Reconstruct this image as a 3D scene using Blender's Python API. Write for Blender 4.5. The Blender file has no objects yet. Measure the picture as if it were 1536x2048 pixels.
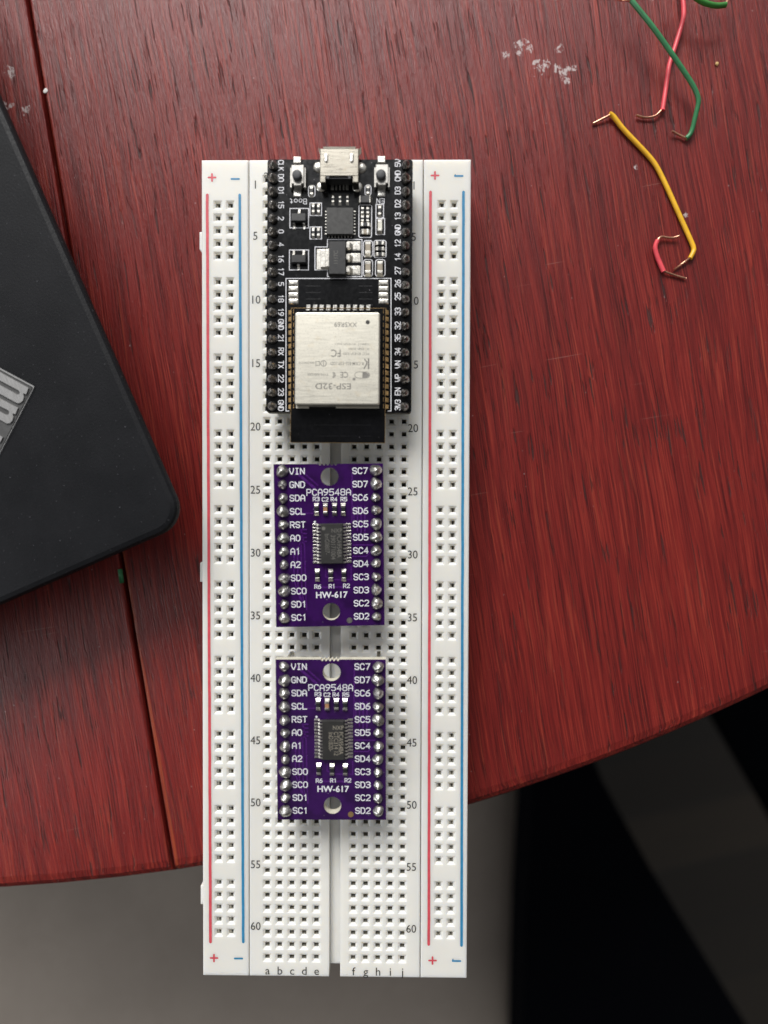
import bpy, math, random
from mathutils import Matrix, Vector
random.seed(11)
SC = bpy.context.scene
COL = SC.collection
U = 0.1                                   # 1 Blender unit = 1 cm, all shapes below are written in millimetres
SC.unit_settings.system = 'METRIC'
SC.unit_settings.scale_length = 0.01

# ------------------------------------------------------------------ camera
F_PX, CX, CY = 1150.0, 768.0, 1024.0       # focal length and centre in photograph pixels (1536 x 2048)
CAM_LOC = Vector((11.02985, 14.25165, 127.25844))
CAM_ROT = (Matrix.Rotation(0.00305087, 3, 'Z') @ Matrix.Rotation(0.00944623, 3, 'Y') @ Matrix.Rotation(-0.01527393, 3, 'X'))
cam = bpy.data.cameras.new('camera')
cam_o = bpy.data.objects.new('camera', cam); COL.objects.link(cam_o)
cam_o.matrix_world = Matrix.Translation(CAM_LOC * U) @ CAM_ROT.to_4x4()
cam.sensor_fit = 'HORIZONTAL'; cam.sensor_width = 36.0
cam.lens = 36.0 * F_PX / 1536.0
cam.clip_start = 0.2; cam.clip_end = 1000.0
cam.dof.use_dof = True
cam.dof.focus_distance = 11.8
cam.dof.aperture_fstop = cam.lens * 1e-3 / 0.29      # a phone lens opening of about 2.9 mm
SC.camera = cam_o
SC.render.resolution_x, SC.render.resolution_y = 768, 1024

# ------------------------------------------------------------------ light
world = bpy.data.worlds.new('World'); SC.world = world; world.use_nodes = True
wn = world.node_tree; wn.nodes.clear()
w_out = wn.nodes.new('ShaderNodeOutputWorld'); w_bg = wn.nodes.new('ShaderNodeBackground')
w_tc = wn.nodes.new('ShaderNodeTexCoord'); w_dot = wn.nodes.new('ShaderNodeVectorMath'); w_dot.operation = 'DOT_PRODUCT'
w_dot.inputs[1].default_value = (-0.22, 0.75, 0.62)
w_ramp = wn.nodes.new('ShaderNodeValToRGB')
els = w_ramp.color_ramp.elements
els[0].position = 0.15; els[0].color = (0.06, 0.056, 0.052, 1)
els[1].position = 0.95; els[1].color = (0.62, 0.63, 0.65, 1)
e = els.new(0.5); e.color = (0.15, 0.142, 0.135, 1)
w_map = wn.nodes.new('ShaderNodeMapRange')
w_map.inputs[1].default_value = -1; w_map.inputs[2].default_value = 1
wn.links.new(w_tc.outputs['Generated'], w_dot.inputs[0])
wn.links.new(w_dot.outputs['Value'], w_map.inputs[0])
wn.links.new(w_map.outputs[0], w_ramp.inputs[0])
# the person and phone leaning over the table darken the room straight above it
w_sep = wn.nodes.new('ShaderNodeSeparateXYZ'); wn.links.new(w_tc.outputs['Generated'], w_sep.inputs[0])
w_over = wn.nodes.new('ShaderNodeMapRange'); w_over.interpolation_type = 'SMOOTHSTEP'
w_over.inputs[1].default_value = 0.86; w_over.inputs[2].default_value = 0.97; w_over.inputs[3].default_value = 1.0; w_over.inputs[4].default_value = 0.15
wn.links.new(w_sep.outputs['Z'], w_over.inputs[0])
w_mul = wn.nodes.new('ShaderNodeVectorMath'); w_mul.operation = 'MULTIPLY'
wn.links.new(w_ramp.outputs[0], w_mul.inputs[0]); wn.links.new(w_over.outputs[0], w_mul.inputs[1])
wn.links.new(w_mul.outputs[0], w_bg.inputs[0]); wn.links.new(w_bg.outputs[0], w_out.inputs[0])
w_bg.inputs[1].default_value = 0.88

def area_lamp(name, loc, target, sx, sy, power, colour):
    l = bpy.data.lights.new(name, 'AREA'); l.shape = 'RECTANGLE'; l.size = sx; l.size_y = sy
    l.energy = power; l.color = colour
    o = bpy.data.objects.new(name, l); COL.objects.link(o)
    o.location = loc
    o.rotation_euler = (Vector(target) - Vector(loc)).to_track_quat('-Z', 'Y').to_euler()
    return o
# the window beyond the far side of the table: 1.1 m wide, about 2.2 m away
area_lamp('window_light', (-45, 178, 136), (2, 0, 0), 120, 100, 670000, (1.0, 0.985, 0.96))
# an added dimmer lamp off to the left, brightening that side of the seat
area_lamp('side_fill_light', (-230, -70, 75), (0, -10, -20), 90, 110, 150000, (0.95, 0.98, 1.0))

SC.view_settings.view_transform = 'Standard'; SC.view_settings.look = 'None'
SC.view_settings.exposure = 0.0; SC.view_settings.gamma = 1.0
SC.view_settings.use_curve_mapping = False
SC.render.engine = 'CYCLES'

# ------------------------------------------------------------------ measuring
def at(u, v, z):
    """Point in mm on the level plane z under photograph pixel (u, v)."""
    d = CAM_ROT @ Vector(((u - CX) / F_PX, -(v - CY) / F_PX, -1.0))
    t = (z - CAM_LOC.z) / d.z
    return CAM_LOC + d * t
class Pose:
    def __init__(s, rx, ry, rz, x, y, z):
        s.R = Matrix.Rotation(rz, 3, 'Z') @ Matrix.Rotation(ry, 3, 'Y') @ Matrix.Rotation(rx, 3, 'X')
        s.T = Vector((x, y, z)) - s.R @ Vector((0, 0, 0.8))
    def loc(s, u, v, h=0.0):
        d = s.R.transposed() @ (CAM_ROT @ Vector(((u - CX) / F_PX, -(v - CY) / F_PX, -1.0)))
        o = s.R.transposed() @ (CAM_LOC - s.T)
        p = o + d * ((h - o.z) / d.z)
        return p.x, p.y
    def matrix(s):
        return Matrix.Translation(s.T * U) @ s.R.to_4x4()

# ------------------------------------------------------------------ object helpers
def tag(o, label=None, cat=None, group=None, kind=None):
    if label: o['label'] = label
    if cat: o['category'] = cat
    if group: o['group'] = group
    if kind: o['kind'] = kind
    return o
def empty(name, loc_mm=(0, 0, 0), rz=0.0):
    o = bpy.data.objects.new(name, None); COL.objects.link(o)
    o.location = Vector(loc_mm) * U; o.rotation_euler = (0, 0, rz)
    o.empty_display_size = 0.3
    return o

def offset_poly(poly, d):
    """Inset a counter-clockwise polygon; d is one number or one per edge (edge i runs from point i to i+1)."""
    n = len(poly)
    ds = [d] * n if not hasattr(d, '__len__') else d
    lines = []
    for i in range(n):
        a = Vector(poly[i]); b = Vector(poly[(i + 1) % n]); t = (b - a).normalized()
        nrm = Vector((-t.y, t.x)); lines.append((a + nrm * ds[i], t))
    out = []
    for i in range(n):
        (p, t), (q, s) = lines[i - 1], lines[i]
        den = t.x * s.y - t.y * s.x
        if abs(den) < 1e-6: out.append((q.x, q.y)); continue
        k = ((q.x - p.x) * s.y - (q.y - p.y) * s.x) / den
        r = p + t * k; out.append((r.x, r.y))
    return out
def rect(x0, y0, x1, y1): return [(x0, y0), (x1, y0), (x1, y1), (x0, y1)]
def rrect(x0, y0, x1, y1, r, n=5):
    out = []
    for cx, cy, a0 in ((x1 - r, y0 + r, -90), (x1 - r, y1 - r, 0), (x0 + r, y1 - r, 90), (x0 + r, y0 + r, 180)):
        for i in range(n + 1):
            a = math.radians(a0 + 90 * i / n); out.append((cx + r * math.cos(a), cy + r * math.sin(a)))
    return out
def disc(cx, cy, r, n=20): return [(cx + r * math.cos(2 * math.pi * i / n), cy + r * math.sin(2 * math.pi * i / n)) for i in range(n)]

class MB:
    """Collects shapes in millimetres and links them as one mesh object."""
    def __init__(s): s.v = []; s.f = []; s.m = []; s.sm = []
    def add(s, vs, fs, m=0, smooth=False, M=None):
        b = len(s.v)
        s.v += [tuple(M @ Vector(p)) for p in vs] if M is not None else [tuple(p) for p in vs]
        for f in fs: s.f.append([b + i for i in f]); s.m.append(m); s.sm.append(smooth)
    def loft(s, layers, m=0, caps=(True, True), smooth=False, M=None):
        n = len(layers[0]); vs = [p for l in layers for p in l]; fs = []
        for k in range(len(layers) - 1):
            for i in range(n):
                j = (i + 1) % n; fs.append((k * n + i, k * n + j, (k + 1) * n + j, (k + 1) * n + i))
        s.add(vs, fs, m, smooth, M)
        b = len(s.v) - len(vs)
        if caps[0]: s.f.append([b + i for i in reversed(range(n))]); s.m.append(m); s.sm.append(False)
        if caps[1]: s.f.append([b + (len(layers) - 1) * n + i for i in range(n)]); s.m.append(m); s.sm.append(False)
    def prism(s, poly, z0, z1, c=0.0, m=0, M=None, cb=0.0, top=None):
        ls = []
        if cb > 0: ls.append([(x, y, z0) for x, y in offset_poly(poly, cb)]); ls.append([(x, y, z0 + cb) for x, y in poly])
        else: ls.append([(x, y, z0) for x, y in poly])
        if c > 0:
            ls.append([(x, y, z1 - c) for x, y in poly])
            ls.append([(x, y, z1 - c * 0.3) for x, y in offset_poly(poly, c * 0.3)])
            ls.append([(x, y, z1) for x, y in offset_poly(poly, c)])
        else: ls.append([(x, y, z1) for x, y in poly])
        s.loft(ls, m, M=M)
    def box(s, x0, y0, z0, x1, y1, z1, c=0.0, m=0, M=None):
        s.prism(rect(min(x0, x1), min(y0, y1), max(x0, x1), max(y0, y1)), z0, z1, c, m, M)
    def lathe(s, prof, n=16, m=0, M=None, wob=0.0, rnd=None, smooth=True):
        vs = []; fs = []
        ph = [(rnd.uniform(0, 6.3), rnd.uniform(0, 6.3)) for _ in range(2)] if rnd else [(0, 0)] * 2
        for k, (r, z) in enumerate(prof):
            for i in range(n):
                a = 2 * math.pi * i / n
                q = 1 + wob * (0.6 * math.sin(2 * a + ph[0][0] + z) + 0.5 * math.sin(3 * a + ph[0][1] - 2 * z) + 0.35 * math.sin(5 * a + ph[1][0] + 3 * z)) if wob else 1
                vs.append((r * q * math.cos(a), r * q * math.sin(a), z))
        for k in range(len(prof) - 1):
            for i in range(n):
                j = (i + 1) % n; fs.append((k * n + i, k * n + j, (k + 1) * n + j, (k + 1) * n + i))
        fs.append(tuple((len(prof) - 1) * n + i for i in range(n)))
        s.add(vs, fs, m, smooth, M)
    def tube(s, pts, r, n=12, m=0, rf=None, smooth_path=0, caps=True, M=None):
        P = [Vector(p) for p in pts]
        for _ in range(smooth_path):
            Q = [P[0]]
            for a, b in zip(P, P[1:]): Q += [a * .75 + b * .25, a * .25 + b * .75]
            P = Q + [P[-1]]
        vs = []; fs = []; up = Vector((0, 0, 1))
        t0 = (P[1] - P[0]).normalized(); side = t0.cross(up)
        if side.length < 1e-3: side = Vector((1, 0, 0))
        side.normalize()
        for i, p in enumerate(P):
            t = (P[min(i + 1, len(P) - 1)] - P[max(i - 1, 0)]).normalized()
            side = (side - t * side.dot(t)).normalized(); w = t.cross(side)
            rr = r if rf is None else r * rf(i / (len(P) - 1))
            for k in range(n):
                a = 2 * math.pi * k / n; q = p + side * (rr * math.cos(a)) + w * (rr * math.sin(a)); vs.append(tuple(q))
        for i in range(len(P) - 1):
            for k in range(n):
                j = (k + 1) % n; fs.append((i * n + k, i * n + j, (i + 1) * n + j, (i + 1) * n + k))
        s.add(vs, fs, m, True, M)
        if caps:
            b = len(s.v) - len(vs)
            s.f.append([b + i for i in range(n)]); s.m.append(m); s.sm.append(False)
            s.f.append([b + (len(P) - 1) * n + i for i in reversed(range(n))]); s.m.append(m); s.sm.append(False)
    def ribbon(s, pts, w, z, m=0, M=None, closed=False, cap=True):
        """A flat printed line with mitred corners and rounded ends."""
        P = [Vector((p[0], p[1])) for p in pts]
        Q = [P[0]]
        for p in P[1:]:
            if (p - Q[-1]).length > 1e-5: Q.append(p)
        P = Q; n = len(P); h = w / 2
        if n < 2: return
        L = []; Rr = []
        for i in range(n):
            if closed: a, b = P[i - 1], P[(i + 1) % n]
            else: a, b = P[max(i - 1, 0)], P[min(i + 1, n - 1)]
            d1 = (P[i] - a); d2 = (b - P[i])
            d1 = d1.normalized() if d1.length > 1e-6 else d2.normalized()
            d2 = d2.normalized() if d2.length > 1e-6 else d1
            nn = Vector((-(d1.y + d2.y), d1.x + d2.x))
            if nn.length < 1e-4: nn = Vector((-d1.y, d1.x))
            nn.normalize(); c = max(nn.dot(Vector((-d1.y, d1.x))), 0.5)
            L.append(P[i] + nn * (h / c)); Rr.append(P[i] - nn * (h / c))
        vs = [(q.x, q.y, z) for q in L] + [(q.x, q.y, z) for q in Rr]; fs = []
        for i in range(n if closed else n - 1):
            j = (i + 1) % n; fs.append((n + i, n + j, j, i))
        if cap and not closed:
            for e, dirn, l, r in ((0, (P[0] - P[1]).normalized(), L[0], Rr[0]), (n - 1, (P[-1] - P[-2]).normalized(), Rr[-1], L[-1])):
                b = len(vs)
                vs += [((P[e] + dirn * h * .7 + (l - P[e]) * .7).x, (P[e] + dirn * h * .7 + (l - P[e]) * .7).y, z), ((P[e] + dirn * h).x, (P[e] + dirn * h).y, z), ((P[e] + dirn * h * .7 + (r - P[e]) * .7).x, (P[e] + dirn * h * .7 + (r - P[e]) * .7).y, z)]
                fs.append(((0, b, b + 1, b + 2, n) if e == 0 else (n + n - 1, b, b + 1, b + 2, n - 1)))
        s.add(vs, fs, m, False, M)
    def poly(s, pts, z, m=0, M=None): s.add([(x, y, z) for x, y in pts], [tuple(range(len(pts)))], m, False, M)
    def build(s, name, mats, parent=None):
        me = bpy.data.meshes.new(name)
        me.from_pydata([(x * U, y * U, z * U) for x, y, z in s.v], [], s.f)
        for mt in (mats if isinstance(mats, (list, tuple)) else [mats]): me.materials.append(mt)
        me.polygons.foreach_set('material_index', s.m); me.polygons.foreach_set('use_smooth', s.sm)
        me.update()
        o = bpy.data.objects.new(name, me); COL.objects.link(o)
        if parent: o.parent = parent
        return o

# ---- lettering: a stroke font for board print, the built-in font for the rest
def arc(cx, cy, rx, ry, a0, a1, n=7): return [(cx + rx * math.cos(math.radians(a0 + (a1 - a0) * i / n)), cy + ry * math.sin(math.radians(a0 + (a1 - a0) * i / n))) for i in range(n + 1)]
GL = {
 'A': [[(0, 0), (0, 4.3), (1.3, 6), (2.7, 6), (4, 4.3), (4, 0)], [(0, 2.4), (4, 2.4)]],
 'B': [[(0, 0), (0, 6), (3, 6), (3.9, 5.2), (3.9, 4), (3, 3.2), (0, 3.2)], [(3, 3.2), (4, 2.3), (4, .9), (3, 0), (0, 0)]],
 'C': [[(4, 4.8), (3, 6), (1.2, 6), (0, 4.8), (0, 1.2), (1.2, 0), (3, 0), (4, 1.2)]],
 'D': [[(0, 0), (0, 6), (2.6, 6), (4, 4.6), (4, 1.4), (2.6, 0), (0, 0)]],
 'E': [[(4, 6), (0, 6), (0, 0), (4, 0)], [(0, 3.1), (3.2, 3.1)]],
 'G': [[(4, 4.9), (3, 6), (1.2, 6), (0, 4.8), (0, 1.2), (1.2, 0), (3, 0), (4, 1), (4, 2.8), (2.3, 2.8)]],
 'I': [[(0.8, 6), (3.2, 6)], [(2, 6), (2, 0)], [(0.8, 0), (3.2, 0)]],
 'K': [[(0, 0), (0, 6)], [(4, 6), (0.2, 2.6)], [(1.4, 3.6), (4, 0)]],
 'L': [[(0, 6), (0, 0), (4, 0)]],
 'M': [[(0, 0), (0, 6)], [(0.1, 5.8), (2, 2.6), (3.9, 5.8)], [(4, 6), (4, 0)]],
 'N': [[(0, 0), (0, 6)], [(0.1, 5.8), (3.9, 0.2)], [(4, 0), (4, 6)]],
 'P': [[(0, 0), (0, 6), (3, 6), (4, 5.1), (4, 3.6), (3, 2.7), (0, 2.7)]],
 'R': [[(0, 0), (0, 6), (3, 6), (4, 5.1), (4, 3.8), (3, 2.9), (0, 2.9)], [(2.1, 2.9), (4, 0)]],
 'S': [[(4, 4.9), (3, 6), (1, 6), (0, 5.1), (0, 3.9), (1, 3.1), (3, 2.9), (4, 2.1), (4, .9), (3, 0), (1, 0), (0, 1.1)]],
 'T': [[(0, 6), (4, 6)], [(2, 6), (2, 0)]],
 'V': [[(0, 6), (0, 3.6), (1.6, 0.2), (2.4, 0.2), (4, 3.6), (4, 6)]],
 'X': [[(0, 6), (4, 0)], [(0, 0), (4, 6)]],
 '0': [[(1.2, 0), (0, 1.2), (0, 4.8), (1.2, 6), (2.8, 6), (4, 4.8), (4, 1.2), (2.8, 0), (1.2, 0)]],
 '1': [[(0.9, 4.8), (2.2, 6), (2.2, 0)]],
 '2': [[(0, 4.9), (1, 6), (3, 6), (4, 5), (4, 3.8), (0, 0), (4, 0)]],
 '3': [[(0, 5.2), (1, 6), (3, 6), (4, 5.1), (4, 4), (3, 3.2), (1.5, 3.2)], [(3, 3.2), (4, 2.2), (4, .9), (3, 0), (1, 0), (0, .8)]],
 '4': [[(3, 0), (3, 6), (0, 1.8), (4, 1.8)]],
 '5': [[(4, 6), (0.3, 6), (0.1, 3.3), (2.8, 3.6), (4, 2.7), (4, 1), (2.8, 0), (1, 0), (0, .8)]],
 '6': [[(3.6, 6), (1.6, 5.2), (0, 2.8), (0, 1), (1, 0), (3, 0), (4, 1), (4, 2.4), (3, 3.3), (1, 3.3), (0, 2.4)]],
 '7': [[(0, 6), (4, 6), (1.4, 0)]],
 '8': [[(1, 3.2), (0, 4), (0, 5.1), (1, 6), (3, 6), (4, 5.1), (4, 4), (3, 3.2), (1, 3.2), (0, 2.2), (0, .9), (1, 0), (3, 0), (4, .9), (4, 2.2), (3, 3.2)]],
 '9': [[(0.4, 0), (2.4, .8), (4, 3.2), (4, 5), (3, 6), (1, 6), (0, 5), (0, 3.7), (1, 2.8), (3, 2.8), (4, 3.6)]],
 'o': [[(1, 0), (0, 1), (0, 2.8), (1, 3.8), (2.6, 3.8), (3.6, 2.8), (3.6, 1), (2.6, 0), (1, 0)]],
 't': [[(1.4, 5.4), (1.4, .8), (2.2, 0), (3.2, 0)], [(0.2, 3.8), (3, 3.8)]],
 '-': [[(0.4, 3), (3.6, 3)]], ' ': [],
}
def stroke_text(mb, txt, x, y, h, rot=0.0, align='c', w=None, z=0.02, m=0, adv=5.6, sx=1.0):
    k = h / 6.0; w = w or h * 0.14
    width = (len(txt) * adv - (adv - 4)) * k * sx
    x0 = {'c': -width / 2, 'l': 0.0, 'r': -width}[align]
    c, s_ = math.cos(rot), math.sin(rot); n = 0
    for i, ch in enumerate(txt):
        for st in GL[ch]:
            pts = []
            for px, py in st:
                lx = x0 + (i * adv + px) * k * sx; ly = (py - 3) * k
                pts.append((x + lx * c - ly * s_, y + lx * s_ + ly * c))
            mb.ribbon(pts, w, z + 0.0012 * n, m); n += 1
_dg = None
def font_text(mb, txt, x, y, h, rot=0.0, align='CENTER', z=0.02, m=0, bold=0.0, sx=1.0, space=1.0):
    """Text in the built-in font; h is the height of a capital in mm."""
    cu = bpy.data.curves.new('lettering', 'FONT'); cu.body = txt; cu.size = 1.0
    cu.align_x = align; cu.align_y = 'BOTTOM_BASELINE'; cu.offset = bold; cu.space_character = space
    cu.resolution_u = 3; cu.fill_mode = 'FRONT' if hasattr(cu, 'fill_mode') else cu.fill_mode
    o = bpy.data.objects.new('lettering', cu); COL.objects.link(o)
    bpy.context.view_layer.update()
    me = o.evaluated_get(bpy.context.evaluated_depsgraph_get()).to_mesh()
    k = h / 0.729
    M = Matrix.Translation((x, y, z)) @ Matrix.Rotation(rot, 4, 'Z') @ Matrix.Translation((0, -h / 2, 0)) @ Matrix.Diagonal((k * sx, k, 1, 1))
    mb.add([tuple(v.co) for v in me.vertices], [tuple(p.vertices) for p in me.polygons], m, False, M)
    o.evaluated_get(bpy.context.evaluated_depsgraph_get()).to_mesh_clear()
    bpy.data.objects.remove(o); bpy.data.curves.remove(cu)

# ------------------------------------------------------------------ materials
class NT:
    def __init__(s, name):
        s.mat = bpy.data.materials.new(name); s.mat.use_nodes = True
        s.t = s.mat.node_tree; s.p = s.t.nodes['Principled BSDF']
    def n(s, kind, **kw):
        nd = s.t.nodes.new('ShaderNode' + kind)
        for k, v in kw.items():
            if k.startswith('i_'):
                key = k[2:]; key = int(key) if key.isdigit() else key
                nd.inputs[key].default_value = v
            else: setattr(nd, k, v)
        return nd
    def l(s, a, b): s.t.links.new(a, b)
    def coords(s, scale, rot=0.0, off=(0, 0, 0)):
        tc = s.n('TexCoord'); r = s.n('Mapping', vector_type='POINT'); r.inputs['Rotation'].default_value = (0, 0, rot)
        s.l(tc.outputs['Object'], r.inputs['Vector'])
        m = s.n('Mapping'); m.inputs['Scale'].default_value = scale; m.inputs['Location'].default_value = off
        s.l(r.outputs[0], m.inputs['Vector']); return m.outputs[0]
    def noise(s, vec, scale=1.0, detail=3.0, rough=0.55, dist=0.0):
        nd = s.n('TexNoise'); nd.inputs['Scale'].default_value = scale; nd.inputs['Detail'].default_value = detail
        nd.inputs['Roughness'].default_value = rough; nd.inputs['Distortion'].default_value = dist
        s.l(vec, nd.inputs['Vector']); return nd.outputs['Fac']
    def step(s, fac, a, b, lo=0.0, hi=1.0):
        nd = s.n('MapRange', interpolation_type='SMOOTHSTEP'); s.l(fac, nd.inputs[0])
        nd.inputs[1].default_value = a; nd.inputs[2].default_value = b; nd.inputs[3].default_value = lo; nd.inputs[4].default_value = hi
        return nd.outputs[0]
    def math(s, op, a, b=None):
        nd = s.n('Math', operation=op)
        for i, x in enumerate((a, b)):
            if x is None: continue
            if isinstance(x, (int, float)): nd.inputs[i].default_value = x
            else: s.l(x, nd.inputs[i])
        return nd.outputs[0]
    def mix(s, fac, a, b, mode='MIX'):
        nd = s.n('Mix', data_type='RGBA', blend_type=mode)
        if isinstance(fac, (int, float)): nd.inputs[0].default_value = fac
        else: s.l(fac, nd.inputs[0])
        for sock, x in ((nd.inputs[6], a), (nd.inputs[7], b)):
            if isinstance(x, (tuple, list)): sock.default_value = (*x[:3], 1)
            else: s.l(x, sock)
        return nd.outputs[2]
    def ramp(s, fac, stops):
        nd = s.n('ValToRGB'); els = nd.color_ramp.elements
        while len(els) < len(stops): els.new(0.5)
        for e, (p, c) in zip(els, stops): e.position = p; e.color = (*c, 1)
        s.l(fac, nd.inputs[0]); return nd.outputs[0]
    def bump(s, height, strength, dist):
        nd = s.n('Bump'); nd.inputs['Strength'].default_value = strength; nd.inputs['Distance'].default_value = dist
        s.l(height, nd.inputs['Height']); s.l(nd.outputs[0], s.p.inputs['Normal'])
    def set(s, **kw):
        for k, v in kw.items():
            sock = s.p.inputs[k.replace('_', ' ')]
            if isinstance(v, (int, float, tuple)): sock.default_value = (*v, 1) if isinstance(v, tuple) and len(v) == 3 and sock.type == 'RGBA' else v
            else: s.l(v, sock)
        return s.mat

def simple(name, col, rough=0.5, metal=0.0, vary=0.12, scale=6.0, bump=0.0, bscale=40.0, spec=0.5, dust=0.0, coat=0.0):
    t = NT(name); v = t.coords((1, 1, 1))
    n = t.noise(v, scale, 4)
    dark = tuple(c * (1 - vary) for c in col); lite = tuple(min(1, c * (1 + vary)) for c in col)
    c = t.mix(t.step(n, 0.3, 0.7), dark, lite)
    if dust:
        vo = t.n('TexVoronoi', feature='F1'); vo.inputs['Scale'].default_value = 9.0; t.l(v, vo.inputs['Vector'])
        pick = t.step(t.noise(v, 21.0, 1), 0.60, 0.66)
        fl = t.math('MULTIPLY', t.step(vo.outputs['Distance'], 0.10, 0.16, 1, 0), pick)
        c = t.mix(t.math('MULTIPLY', fl, dust), c, (0.55, 0.52, 0.5))
    t.set(Base_Color=c, Metallic=metal, Roughness=t.step(t.noise(v, scale * 2.3, 3), 0.25, 0.75, max(rough - .07, .02), rough + .07))
    t.p.inputs['Specular IOR Level'].default_value = spec
    if coat: t.p.inputs['Coat Weight'].default_value = coat; t.p.inputs['Coat Roughness'].default_value = 0.12
    if bump: t.bump(t.noise(v, bscale, 3), bump, 0.01)
    return t.mat

GRAIN = math.radians(9.6)
def wood_material(name, seed, tone, spots, seam_x=None):
    t = NT(name)
    tc = t.n('TexCoord'); mm = t.n('Mapping'); mm.inputs['Scale'].default_value = (10, 10, 10); t.l(tc.outputs['Object'], mm.inputs['Vector'])
    rot = t.n('VectorRotate', rotation_type='Z_AXIS'); rot.inputs['Angle'].default_value = -GRAIN; t.l(mm.outputs[0], rot.inputs['Vector'])
    P = rot.outputs[0]
    # slow waver of the grain
    wav = t.n('Mapping'); wav.inputs['Scale'].default_value = (0.03, 0.012, 1); wav.inputs['Location'].default_value = (seed, seed * 2, 0); t.l(P, wav.inputs['Vector'])
    wv = t.n('TexNoise'); wv.inputs['Scale'].default_value = 1; wv.inputs['Detail'].default_value = 3; t.l(wav.outputs[0], wv.inputs['Vector'])
    sh = t.n('VectorMath', operation='MULTIPLY_ADD'); sh.inputs[1].default_value = (4.5, 0, 0); t.l(wv.outputs['Color'], sh.inputs[0]); t.l(P, sh.inputs[2])
    G = sh.outputs[0]
    def streak(sx, sy, detail, rough, off):
        m = t.n('Mapping'); m.inputs['Scale'].default_value = (sx, sy, 1); m.inputs['Location'].default_value = (off + seed, off * 1.7, 0)
        t.l(G, m.inputs['Vector']); return t.noise(m.outputs[0], 1.0, detail, rough)
    broad = streak(0.12, 0.006, 3, .5, 3); mid = streak(0.80, 0.018, 4, .6, 11); fine = streak(3.8, 0.045, 4, .6, 23)
    pore = streak(1.25, 0.075, 2, .5, 41); pore2 = streak(1.9, 0.030, 4, .7, 57); zone = streak(0.06, 0.012, 2, .5, 71)
    val = t.math('ADD', t.math('MULTIPLY', broad, .14), t.math('ADD', t.math('MULTIPLY', mid, .28), t.math('MULTIPLY', fine, .58)))
    col = t.ramp(val, [(0.385, (.064 * tone, .0078 * tone, .0085 * tone)), (0.465, (.130 * tone, .0115 * tone, .0105 * tone)), (0.54, (.190 * tone, .0165 * tone, .0135 * tone)), (0.65, (.310 * tone, .036 * tone, .022 * tone))])
    lite = t.math('MULTIPLY', t.step(streak(2.3, 0.034, 3, .6, 91), .56, .67), .52)
    col = t.mix(lite, col, (.34 * tone, .055 * tone, .030 * tone))
    pm = t.math('MULTIPLY', t.step(pore, .365, .315), t.step(zone, .34, .54, .45, 1.0))
    pm = t.math('MAXIMUM', pm, t.math('MULTIPLY', t.step(pore2, .385, .34), .8))
    col = t.mix(t.math('MULTIPLY', pm, .80), col, (.030, .0145, .0140))
    if seam_x is not None:
        sx_ = t.n('SeparateXYZ'); t.l(P, sx_.inputs[0])
        worn = t.math('MULTIPLY', t.step(sx_.outputs['X'], seam_x + .38, seam_x + .75, 1, 0), t.step(mid, .38, .56, .0, 1))
        col = t.mix(t.math('MULTIPLY', worn, .6), col, (.36, .070, .024))
    # worn lacquer scratches crossing the grain
    scv = t.n('Mapping'); scv.inputs['Rotation'].default_value = (0, 0, math.radians(62)); scv.inputs['Scale'].default_value = (.055, 2.2, 1); t.l(P, scv.inputs['Vector'])
    scr = t.math('MULTIPLY', t.step(t.noise(scv.outputs[0], 1, 2, .4), .735, .76), t.step(zone, .45, .6))
    col = t.mix(t.math('MULTIPLY', scr, .25), col, (.45, .25, .22))
    # dust and small flakes of paint
    vo = t.n('TexVoronoi', feature='F1'); vo.inputs['Scale'].default_value = .42; t.l(P, vo.inputs['Vector'])
    dn = t.n('Mapping'); dn.inputs['Scale'].default_value = (.9, .9, 1); t.l(P, dn.inputs['Vector'])
    dust = t.math('MULTIPLY', t.step(vo.outputs['Distance'], .04, .09, 1, 0), t.step(t.noise(dn.outputs[0], 1, 1), .57, .64))
    col = t.mix(t.math('MULTIPLY', dust, .40), col, (.50, .40, .40))
    paint = None
    fn = t.n('Mapping'); fn.inputs['Scale'].default_value = (1.3, .8, 1); t.l(P, fn.inputs['Vector']); ragged = t.noise(fn.outputs[0], 1.0, 4, .7)
    gn = t.n('Mapping'); gn.inputs['Scale'].default_value = (1.6, 1.1, 1); gn.inputs['Location'].default_value = (9.3, 4.1, 2.2); t.l(P, gn.inputs['Vector']); gaps = t.step(t.noise(gn.outputs[0], 1.0, 3, .6), .40, .56)
    for (x, y, r) in spots:
        d = t.n('VectorMath', operation='DISTANCE'); d.inputs[1].default_value = (x, y, 0)
        fl = t.n('VectorMath', operation='MULTIPLY'); fl.inputs[1].default_value = (1, 1, 0); t.l(mm.outputs[0], fl.inputs[0]); t.l(fl.outputs[0], d.inputs[0])
        q = t.step(t.math('ADD', t.math('DIVIDE', d.outputs['Value'], r), t.math('MULTIPLY', ragged, 2.6)), 1.80, 2.00, 1, 0)
        paint = q if paint is None else t.math('MAXIMUM', paint, q)
    if paint is not None: col = t.mix(t.math('MULTIPLY', t.math('MULTIPLY', paint, gaps), .85), col, (.54, .46, .45))
    t.set(Base_Color=col)
    rr = t.math('ADD', t.step(fine, .3, .7, .27, .40), t.math('MULTIPLY', pm, .22))
    t.l(rr, t.p.inputs['Roughness']); t.p.inputs['Specular IOR Level'].default_value = .33
    gl = t.n('Mapping'); gl.inputs['Scale'].default_value = (3.4, .42, 1); t.l(P, gl.inputs['Vector'])
    ht = t.math('SUBTRACT', t.math('ADD', t.math('MULTIPLY', fine, .45), t.math('ADD', t.math('MULTIPLY', mid, .3), t.math('MULTIPLY', t.noise(gl.outputs[0], 1.0, 4, .65), .34))), t.math('MULTIPLY', pm, .6))
    t.bump(ht, .75, .045)
    return t.mat

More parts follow.
